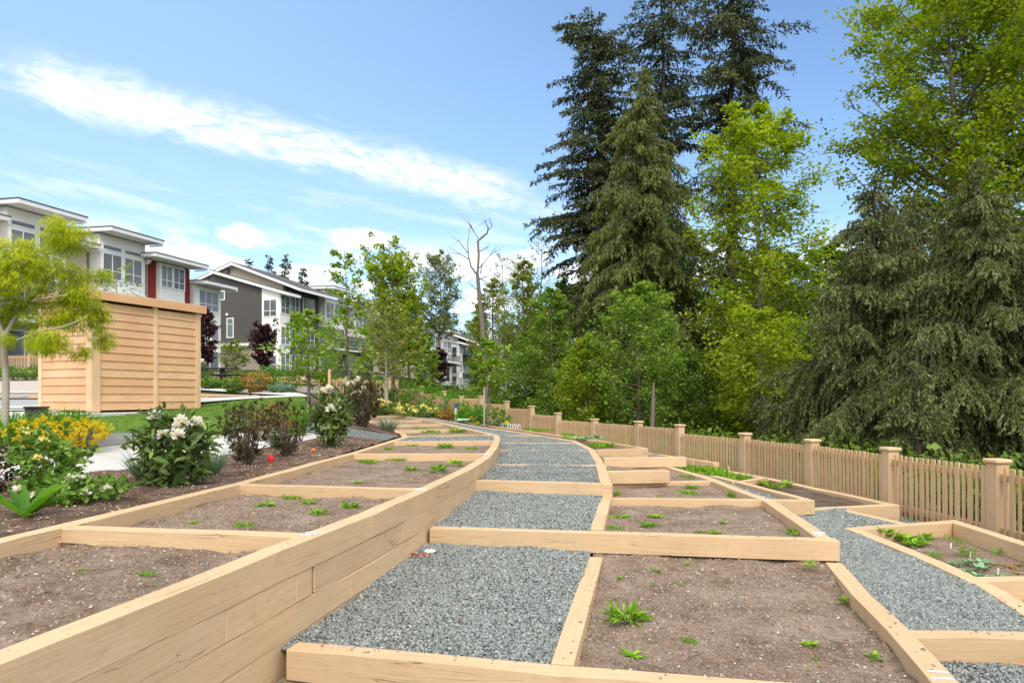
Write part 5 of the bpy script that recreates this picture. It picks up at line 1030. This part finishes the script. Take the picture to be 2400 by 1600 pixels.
broadleaf('poplar', 'yellow green rounded tree below the grey green poplar', 'tree', (-11.4, 76, wz(-11.4, 76)), 9.4, [(0, 1.2), (.4, 2.4), (.7, 2.3), (1, .8)], .2, 50, 11, 14, .30, LM['olive'], M_BARK, 312, t0=.15)
for k, (px, Y, top, lb) in enumerate([(1190, 50, 588, 'thin nearly bare tree right of the dead trunk'), (1232, 52, 592, 'thin nearly bare tree halfway between the dead trunk and the firs'), (1272, 47, 535, 'thin bare pole like tree touching the left edge of the firs'), (1215, 62, 610, 'faint bare tree farthest back beside the dead trunk')]):
    x = (px - 1200) / F * Y; broadleaf('bare_tree', lb, 'tree', (x, Y, wz(x, Y)), CZ + (HZ - top) / F * Y - wz(x, Y), [(0, .3), (.4, 1.0), (.8, 1.2), (1, .5)], .10, 26, 8, 5, .13, LM['olive'], M_BARKD, 320 + k, t0=.35, rise=1.1, up=1., bare=.2, group='thin bare trees right of the dead trunk')
for k, (px, Y, top, r, lb) in enumerate([(582, 110, 607, 2.4, 'leftmost small conifer above the roofs'), (626, 112, 597, 2.4, 'second small conifer from the left above the roofs'), (668, 108, 598, 2.7, 'third small conifer from the left above the roofs, the widest'), (708, 106, 622, 2.2, 'rightmost small conifer above the roofs'), (1232, 80, 668, 1.6, 'small distant conifer tip left of the dark firs')]):
    fir(px, Y, top, r, 330 + k, lb, prof=[(0, 1), (.5, .9), (.8, .5), (1, .05)], ll=.6, lw=.22, lpm=5, dz=.9, tstep=.7, tr=.2, z0=.3, name='distant_conifer')
# backdrop trees of the wood: each its own tree, built from four kinds
kinds = []
for k, (nm, lm, ls) in enumerate((('woodland_tree', LM['shade'], .20), ('woodland_tree', LM['alder'], .20), ('woodland_tree', LM['shade'], .22))):
    kinds.append(broadleaf(nm, 'x', 'tree', (0, 0, 0), 9.0, [(0, 2.2), (.3, 2.9), (.6, 2.5), (.85, 1.5), (1, .5)], .16, 50, 12, 16, ls, lm, M_BARKD, 340 + k, t0=.03, spread=.45))
spots = [(1330, 48, 1.0), (1400, 30, .55), (1460, 52, 1.15), (1545, 29, .62), (1600, 47, 1.1), (1620, 26, .50), (1680, 50, 1.15), (1740, 33, .75), (1790, 48, 1.2), (1850, 38, 1.05), (1900, 26, .62), (1930, 46, 1.25), (2020, 36, 1.05), (2080, 24, .62),
         (2120, 45, 1.3), (2210, 34, 1.0), (2300, 24, .75), (2330, 42, 1.25), (2430, 32, 1.05), (2520, 24, .8), (1270, 40, .7), (1180, 160, 2.0), (1110, 150, 1.9), (1330, 27, .40), (1480, 25, .38), (1240, 33, .5), (1130, 46, .45), (1040, 150, 1.8)]
far_kind = ['shaded leafy tree', 'fresh green leafy tree', 'dark leafy tree']
marks = ['left of the big firs', 'low behind the light green bush', 'behind the leftmost big fir', 'under the olive cedar', 'behind the middle fir', 'at the foot of the exposed fir trunk', 'behind the exposed fir trunk', 'at the left foot of the yellow green maple', 'behind the yellow green maple', 'between the maple and the near spruces',
         'low beside the left near spruce', 'far behind the left near spruce', 'behind the left near spruce', 'between the left and the middle near spruce', 'far behind the middle near spruce', 'behind the middle near spruce', 'low between the middle and right near spruce', 'far behind the cottonwood trunk', 'behind the right near spruce', 'beyond the right edge of the fence',
         'right of the thin bare trees', 'far beyond the farthest townhouse', 'far behind the dead trunk', 'behind the fence post nearest the white edging', 'behind the thin grey trunk', 'behind the small white edging', 'just behind the dead trunk', 'far beyond the distant townhouses, left of the dead trunk']
for k, (px, Y, s) in enumerate(spots):
    src = kinds[k % 3]; r = src if k < 3 else copy_tree(src); x = (px - 1200) / F * Y; r.location = (x, Y, wz(x, Y) - .1); r.scale = (s, s, s); r.rotation_euler = (0, 0, k * 1.3)
    tag(r, f'{far_kind[k % 3]} {marks[k]}', 'tree', 'leafy trees filling the wood')
# undergrowth along the fence
P_ = []
for k in range(1300):
    y = R3.uniform(6, 40); x = fence_x(y) + .75 + R3.rand() ** 1.8 * (6 + y * .25); z = wz(x, y); hgt = R3.uniform(.25, 1.0) * (1 + (x - fence_x(y)) * .12)
    v = sph(95, R3, 0) * [.62, .62, hgt] * R3.uniform(.4, 1, (95, 1)); P_.append(v + [x, y, z])
C = np.concatenate(P_); n = len(C); A = R3.randn(n, 3); N = R3.randn(n, 3) * .5; N[:, 2] += 1; L = R3.uniform(.07, .16, n)
o = link('undergrowth', leaves('undergrowth', C, A, N, L, L * .7, np.clip(np.repeat(R3.rand(1300), 95) * .6 + R3.rand(n) * .4, 0, 1)), LM['shade']); tag(o, 'dark green undergrowth on the woodland floor behind the picket fence', 'undergrowth', kind='stuff')

stp = (1527 - 1200) / F * 20.5; o = link('tree_stump', tube_mesh('tree_stump', [(np.array([[0, 0, -.3], [.02, 0, 1.0], [.05, 0, 1.7], [.07, .02, 2.35]]), np.array([.085, .07, .065, .03]))], 8), M_BARK); o.location = (stp, 20.5, wz(stp, 20.5)); tag(o, 'broken grey tree trunk standing right behind the fence beside the thin grey trunk', 'stump')
# ------------------------------------------------------------------ weeds and vegetables
def weed_mesh(kind, seed):
    rs = np.random.RandomState(seed)
    if kind == 'tuft':     # narrow leaved spreading clump
        n = 95; a = rs.rand(n) * 6.28; r = rs.rand(n) ** .6; C = np.stack([np.cos(a) * r * .55, np.sin(a) * r * .55, rs.rand(n) * .25], 1)
        A = np.stack([np.cos(a) * .9, np.sin(a) * .9, rs.uniform(.05, 1.1, n)], 1) + rs.randn(n, 3) * .3
        return leaves('weed', C, A, rs.randn(n, 3) * .4 + [0, 0, 1], rs.uniform(.35, .75, n), .11, rs.rand(n), True, .1)
    if kind == 'flat':     # flat rosette of toothed leaves
        n = 15; a = np.arange(n) * 2.4 + rs.rand(n) * .4; A = np.stack([np.cos(a), np.sin(a), rs.uniform(.05, .55, n)], 1)
        return leaves('weed', A * .05, A, rs.randn(n, 3) * .25 + [0, 0, 1], rs.uniform(.5, 1.0, n), .2, rs.rand(n), True, .12)
    if kind == 'seedling':
        n = 8; a = np.arange(n) * 1.57 + rs.rand(n) * .3; A = np.stack([np.cos(a), np.sin(a), np.where(np.arange(n) < 4, .25, .8)], 1); C = np.stack([a * 0, a * 0, np.where(np.arange(n) < 4, .12, .35)], 1)
        return leaves('weed', C, A, np.tile([0, 0, 1.], (n, 1)), np.where(np.arange(n) < 4, .9, .6), .32, rs.rand(n), True, .1)
    if kind == 'moss':     # low feathery patch
        n = 150; a = rs.rand(n) * 6.28; r = rs.rand(n) ** .5; C = np.stack([np.cos(a) * r, np.sin(a) * r * .7, r * 0], 1)
        return leaves('weed', C, rs.randn(n, 3) * .6 + [0, 0, .8], rs.randn(n, 3), rs.uniform(.15, .4, n), .09, rs.rand(n))
    if kind == 'carrot':
        n = 110; a = rs.rand(n) * 6.28; D = np.stack([np.cos(a), np.sin(a), rs.uniform(.5, 2.2, n)], 1) ; t = rs.uniform(.3, 1, (n, 1)); C = unit(D) * t * .8
        return leaves('plant', C, D * [1, 1, .3] + rs.randn(n, 3) * .6, rs.randn(n, 3), rs.uniform(.18, .35, n), .07, rs.rand(n))
    if kind == 'leafy':
        n = 14; a = np.arange(n) * 2.4; A = np.stack([np.cos(a), np.sin(a), rs.uniform(.3, 1.3, n)], 1)
        return leaves('plant', unit(A) * .25, A, rs.randn(n, 3) * .2 + [0, 0, 1], rs.uniform(.5, .85, n), .42, rs.rand(n), True, .12)
WM = {k: [weed_mesh(k, 60 + q) for q in range(2)] for k in ('tuft', 'flat', 'seedling', 'moss', 'carrot', 'leafy')}
LM['weed'] = leaf_mat('weed_leaves', (.08, .22, .008), (.20, .42, .015), (.38, .56, .05), .35)
for k, v in WM.items():
    for me in v: me.materials.append(LM['weed'])
wcount = 0
_gp = np.concatenate([g_.reshape(-1, 3) for g_ in list(soils.values()) + list(gravels.values())])
def drop_on(px, py, h):
    p = on(px, py, h)
    for _ in range(3):
        d = (_gp[:, 0] - p.x) ** 2 + (_gp[:, 1] - p.y) ** 2; z = float(_gp[np.argsort(d)[:4], 2].mean()); p = on(px, py, CZ - z)
    return p
def weed(px, py, h, kind, s, label, cat='weed', mt=None, group='weeds growing in the garden beds', name='weed'):
    global wcount; me = WM[kind][wcount % 2]; wcount += 1
    if mt: me = me.copy(); me.materials[0] = mt
    o = bpy.data.objects.new(name, me); COL.objects.link(o); p = drop_on(px, py, h); p.z += .002; o.location = p; o.scale = (s, s, s * .9); o.rotation_euler = (0, 0, wcount * 1.1)
    return tag(o, label, cat, group)
B1, B2, B3 = 1.305, 1.13, 1.11; BL = .845
W_ = [(1468, 1450, B1, 'tuft', .15, 'largest bright green weed clump, alone in the nearest bare bed'), (1617, 1503, B1, 'moss', .055, 'small feathery weed right of the largest clump in the nearest bare bed'), (1484, 1538, B1, 'flat', .09, 'pale flat weed at the bottom of the nearest bare bed'),
 (1542, 1338, B1, 'flat', .085, 'flat weed behind the largest clump, near the long jutting step'), (1609, 1324, B1, 'seedling', .04, 'tiny upright seedling under the long jutting step'), (1453, 1358, B1, 'seedling', .04, 'tiny seedling near the flat rail in the nearest bare bed'),
 (1530, 1370, B1, 'moss', .03, 'yellowish speck of weed left of centre in the nearest bare bed'), (1598, 1372, B1, 'moss', .025, 'faint yellowish weed speck in the middle of the nearest bare bed'), (1898, 1330, B1, 'seedling', .085, 'mint like seedling under the jutting timber corner'),
 (1984, 1416, B1, 'seedling', .085, 'dark seedling hugging the cracked side timber'), (1897, 1511, B1, 'flat', .07, 'bright flat weed in the right half of the nearest bare bed'), (2050, 1546, B1, 'seedling', .065, 'seedling nearest the white painted stripes'), (1910, 1546, B1, 'moss', .025, 'tiny weed at the bottom of the nearest bare bed beside the flat weed'),
 (1455, 1212, B2, 'flat', .11, 'spiky flat weed at the left end of the second bare bed'), (1538, 1212, B2, 'flat', .12, 'wide spiky weed left of centre in the second bare bed'), (1520, 1234, B2, 'tuft', .08, 'small tufted weed below the wide spiky weed'), (1438, 1238, B2, 'moss', .085, 'feathery weed in the lower left corner of the second bare bed'),
 (1697, 1226, B2, 'flat', .085, 'pale weed in the middle of the second bare bed'), (1677, 1249, B2, 'flat', .09, 'weed close behind the long step, middle of the second bare bed'), (1640, 1246, B2, 'moss', .045, 'small yellowish weed close behind the long step'), (1866, 1250, B2, 'moss', .12, 'dense green weed in the right corner of the second bare bed'),
 (1609, 1156, B3, 'moss', .13, 'bright green weed patch in the bed under the raised timber block'), (1622, 1144, B3, 'tuft', .09, 'darker weed behind the bright patch under the raised block'), (1718, 1163, B3, 'tuft', .10, 'weed against the side timber under the raised block'), (1438, 1160, B3, 'tuft', .09, 'weed beside the corner of the split step'), (1544, 1162, B3, 'moss', .05, 'yellow green weed behind the thin timber'),
 (1505, 1095, 1.05, 'tuft', .10, 'small weed between the raised block and the jointed timber'), (1609, 1118, 1.09, 'moss', .12, 'pale weed patch right of the raised block'), (1430, 1108, 1.06, 'tuft', .09, 'weed at the left end of the raised block'),
 (626, 1184, BL, 'flat', .12, 'grey green weed in the left part of the second left bed'), (682, 1167, BL, 'moss', .12, 'bright feathery weed against the second divider timber'), (721, 1179, BL, 'flat', .10, 'flat weed just right of the feathery one in the second left bed'), (748, 1205, BL, 'tuft', .075, 'tufted weed near the retaining wall in the second left bed'),
 (571, 1232, BL, 'moss', .08, 'low yellow green weed near the nearest divider timber'), (459, 1225, BL, 'moss', .045, 'small weed at the left of the second left bed'), (820, 1190, BL, 'tuft', .085, 'weed beside the retaining wall, right end of the second left bed'), (339, 1347, BL, 'moss', .055, 'single weed in the middle of the nearest left bed'), (190, 1337, BL, 'moss', .03, 'tiny weed left of the single weed in the nearest left bed'),
 (1030, 1106, BL, 'leafy', .16, 'largest leafy green weed in the third left bed beside the wall'), (1068, 1092, BL, 'leafy', .13, 'second leafy green weed by the wall in the third left bed'), (965, 1102, BL, 'tuft', .09, 'small tufted weed in the middle of the third left bed'), (863, 1084, BL, 'moss', .16, 'pale weed patch behind the third left bed'), (930, 1079, BL, 'moss', .13, 'weed patch under the third divider timber'),
 (713, 1110, BL, 'moss', .10, 'weed in the left corner of the third left bed'), (838, 1132, BL, 'flat', .09, 'flat weed against the second divider'), (1044, 1050, BL, 'tuft', .15, 'bright weed in the fourth left bed'), (1105, 1052, BL, 'moss', .14, 'weed at the right end of the fourth left bed'), (904, 1053, BL, 'moss', .16, 'weed at the left end of the fourth left bed'), (965, 1045, BL, 'moss', .12, 'weed in the middle of the fourth left bed'),
 (948, 1013, .83, 'moss', .2, 'leftmost weed in the bed beyond the crossing gravel'), (986, 1011, .83, 'tuft', .2, 'second weed from the left beyond the crossing gravel'), (1011, 1014, .83, 'moss', .24, 'third weed from the left beyond the crossing gravel'), (1070, 1014, .83, 'tuft', .22, 'rightmost weed beyond the crossing gravel')]
for w in W_: weed(*w)
V_ = [(2085, 1262, 'leafy', .11), (2103, 1245, 'leafy', .085), (2125, 1268, 'leafy', .095), (2145, 1280, 'leafy', .095), (2165, 1262, 'leafy', .085), (2135, 1250, 'leafy', .08), (2112, 1258, 'leafy', .085), (2158, 1275, 'leafy', .09), (2075, 1250, 'leafy', .08)]
for k, (px, py, kd, s) in enumerate(V_):
    x = weed(px, py + 2, 1.315, kd, s * 1.35, ['front left', 'back left', 'front middle', 'nearest to the edging', 'back right', 'back middle', 'centre', 'front right', 'far left'][k] + ' plant of the dense bright green patch in the corner bed', 'vegetable', group='bright green vegetable patch', name='vegetable_plant')
V2 = [(2193, 1308, 'carrot', .085, 'feathery round plant by itself in the corner bed'), (2268, 1305, 'carrot', .12, 'largest feathery dark green plant in the corner bed'), (2335, 1300, 'carrot', .085, 'feathery round plant near the right frame timber'), (2248, 1278, 'carrot', .08, 'upright yellow green plant behind the largest feathery plant'), (2225, 1266, 'carrot', .08, 'yellow green plant at the back frame'),
 (2298, 1278, 'carrot', .08, 'small feathery plant beside the white plant tag'), (2320, 1280, 'leafy', .06, 'dark leafy seedling beside the right frame timber')]
for px, py, kd, s, lb in V2: weed(px, py, 1.325, kd, s, lb, 'vegetable', group='herbs in the corner bed', name='herb_plant')
for k, (px, py) in enumerate([(2240, 1328), (2280, 1325), (2300, 1338), (2262, 1345), (2290, 1358), (2305, 1325), (2345, 1360)]):
    weed(px, py, 1.325, 'leafy', .085, ['leftmost', 'back', 'middle', 'lower left', 'lower', 'back right', 'rightmost'][k] + ' grey green broad leaved vegetable in the corner bed', 'vegetable', LM['kale'], 'grey green vegetables in the corner bed', 'vegetable_plant')
for k, (px, py) in enumerate([(2325, 1322), (2365, 1330), (2385, 1345), (2370, 1362), (2392, 1325)]):
    weed(px, py, 1.325, 'flat', .06, ['first', 'second', 'third', 'fourth', 'fifth'][k] + ' reddish beet seedling from the left in the corner bed', 'vegetable', LM['red'], 'reddish seedlings in the corner bed', 'beet_plant')
M_TAG = plain('white_plastic', (.82, .82, .80), .5, .02)
for k, (px, py) in enumerate([(2262, 1267), (2306, 1284), (2228, 1285), (2339, 1346), (2274, 1306)]):
    o = boxes('plant_tag', [(-.006, .006, -.0012, .0012, -.03, .05)], M_TAG); o.location = drop_on(px, py, 1.325); o.rotation_euler = (.1, 0, .2 * k - .4); tag(o, ['white plant tag at the back of the corner bed', 'white plant tag near the right frame timber', 'white plant tag behind the lone round plant', 'tall white plant tag among the reddish seedlings', 'white plant tag at the foot of the largest feathery plant'][k], 'plant tag', 'plant tags')
for k, (px, py, s) in enumerate([(1790, 1138, .13), (1815, 1146, .15), (1845, 1140, .13)]):
    weed(px, py, 1.2, 'leafy', s, ['left', 'middle', 'right'][k] + ' lettuce plant in the dark soil bed beside the fence', 'vegetable', LM['young'], 'lettuces in the fence bed', 'lettuce_plant')
for k, (px, py, s) in enumerate([(1620, 1100, .3), (1648, 1106, .32), (1676, 1108, .3), (1700, 1116, .26), (1735, 1122, .22)]):
    weed(px, py, 1.15, 'moss', s, ['first', 'second', 'third', 'fourth', 'last'][k] + ' patch from the left of the green seedling rows in the fence bed', 'vegetable', group='green seedling rows in the fence bed', name='seedling_row')
for k, (px, py) in enumerate([(1624, 1093), (1657, 1097), (1708, 1113)]):
    o = boxes('wooden_stake', [(-.01, .01, -.01, .01, -.05, .14)], M_POST); o.location = drop_on(px, py, 1.12); tag(o, ['left', 'middle', 'right'][k] + ' thin wooden stake in the fence bed seedlings', 'stake', 'stakes in the fence bed')
for k, (px, py, s, mt) in enumerate([(1352, 1034, .17, 'kale'), (1375, 1033, .2, 'kale'), (1398, 1030, .17, 'kale'), (1402, 1046, .28, 'weed'), (1432, 1045, .28, 'weed'), (1340, 1028, .26, 'weed'), (1330, 1020, .22, 'weed'), (1270, 1010, .28, 'weed'), (1240, 1008, .28, 'weed')]):
    weed(px, py, .94, 'leafy' if k < 3 else 'moss', s, ['left grey green cabbage at the path edge', 'middle grey green cabbage at the path edge', 'right grey green cabbage at the path edge', 'bright green vegetable left of the vegetable bed corner', 'bright green vegetable right of the cabbages', 'green vegetable just left of the cabbages', 'small green vegetable farther up the thin vegetable bed', 'green vegetable near the white edging', 'green vegetable in line with the white edging'][k], 'vegetable', LM[mt], 'vegetables in the thin bed along the fence', 'vegetable_plant')
# litter on the gravel
bm = bmesh.new(); bmesh.ops.create_uvsphere(bm, u_segments=16, v_segments=8, radius=.045)
for v in bm.verts: v.co.z *= .22
o = link('shell', fin(bm, 'shell'), M_WHITEP); o.location = drop_on(1008, 1294, 1.15) + Vector((0, 0, .012)); tag(o, 'white shell lying on the gravel against the retaining wall', 'shell')
n = 26; A = rs.randn(n, 3); A[:, 2] *= .3; o = link('dead_leaves', leaves('dead_leaves', rs.randn(n, 3) * [.035, .03, .004], A, rs.randn(n, 3) * .5 + [0, 0, 1], .035, .025, rs.rand(n)), leaf_mat('dry_leaves', (.30, .07, .04), (.55, .22, .14), (.70, .50, .42), .1)); o.location = drop_on(985, 1305, 1.14) + Vector((0, 0, .016)); tag(o, 'little heap of reddish dry leaves beside the white shell', 'leaves', kind='stuff')
# white edging fence, tap stand, hose, flowers
ef = empty('garden_edging', on(1190, 1004, .93), 0, 'low white hoop edging along the far gravel path beside a yellow flower', 'garden edging'); R0 = ef.location.copy()
for k in range(12):
    px = 1152 + k * 5.9; p = on(px, 999 + k * .55, .93) - R0; w = .028
    pts = np.array([[p.x - w, p.y, 0], [p.x - w, p.y, .09], [p.x - w * .5, p.y, .125], [p.x, p.y, .135], [p.x + w * .5, p.y, .125], [p.x + w, p.y, .09], [p.x + w, p.y, 0]]); link('hoop', tube_mesh('hoop', [(pts, np.full(7, .009))], 5), M_WHITEP, ef)
sp_ = on(1067, 984, .77); ts = empty('tap_stand', sp_, 0, 'white garden tap stand with a blue top beside the coiled green hose', 'tap stand')
link('pipe', tube_mesh('pipe', [(np.array([[0, 0, -.1], [0, 0, .42]]), np.array([.018, .018]))], 8), M_WHITEP, ts); link('hose_end', tube_mesh('hose_end', [(np.array([[.02, 0, .42], [.05, 0, .3], [.055, 0, .1], [.07, 0, 0]]), np.full(4, .014))], 7), M_WHITEP, ts)
bm = bmesh.new(); bmesh.ops.create_cone(bm, segments=14, radius1=.05, radius2=.035, depth=.14, cap_ends=True); o = link('tap_head', fin(bm, 'tap_head'), plain('blue_plastic', (.03, .08, .35), .4, .1), ts); o.location = (0, 0, .48)
tt = np.linspace(0, 6.28 * 4, 120); r = .26 + .03 * np.sin(tt * .7); q = np.stack([np.cos(tt) * r, np.sin(tt) * r * .8, .05 + .05 * tt / 25 + .01 * np.sin(3 * tt)], 1)
o = link('garden_hose', tube_mesh('garden_hose', [(q, np.full(120, .016))], 6), plain('green_hose', (.40, .68, .36), .45, .05)); o.location = on(1092, 989, .80); tag(o, 'coiled pale green garden hose on the ground by the tap stand', 'hose')
for k, (px, py, h, mt, lb) in enumerate([(1106, 985, .82, (.85, .35, .01), 'orange marigold beside the coiled hose'), (1187, 996, .93, (.85, .70, .02), 'yellow flower in front of the white hoop edging'), (1120, 996, .9, (.85, .70, .02), 'small yellow flower between the hose and the white edging')]):
    fl = empty('flower_plant', on(px, py + 6, h), 0, lb, 'flower'); s = .07 if k < 2 else .04
    q = sph(40, rs, -.2); o = link('flower_head', leaves('flower_head', q * s * .3, q, unit(rs.randn(40, 3)), s, s * .5, rs.rand(40), True), plain('petals_%d' % k, mt, .6, .1), fl); o.location = (0, 0, .13)
    q = rs.randn(30, 3) * [1, 1, .4] + [0, 0, .5]; link('flower_leaves', leaves('flower_leaves', rs.randn(30, 3) * [.04, .04, .02] + [0, 0, .04], q, rs.randn(30, 3), .08, .04, rs.rand(30)), LM['green'], fl)
o = boxes('garden_stake', [(-.02, .02, -.02, .02, -.1, 1.0)], M_BARKP); o.location = at(1135, 992, 19.0); tag(o, 'thin grey stake in front of the bright shrub by the white edging', 'stake')

lv = np.concatenate([sample(gravels['g1'], 9, rs), sample(gravels['g5'], 5, rs), sample(gravels['g2'], 4, rs), sample(mul, 60, rs), sample(soils['left1'], 25, rs), sample(soils['right1'], 20, rs)]) + [0, 0, .012]
A = rs.randn(len(lv), 3); A[:, 2] *= .25; o = link('fallen_leaves', leaves('fallen_leaves', lv, A, rs.randn(len(lv), 3) * .4 + [0, 0, 1], rs.uniform(.015, .035, len(lv)), .012, rs.rand(len(lv)), True), bpy.data.materials['dry_leaves']); tag(o, 'scattered dry reddish leaves and twigs on the gravel and mulch', 'leaves', kind='stuff')
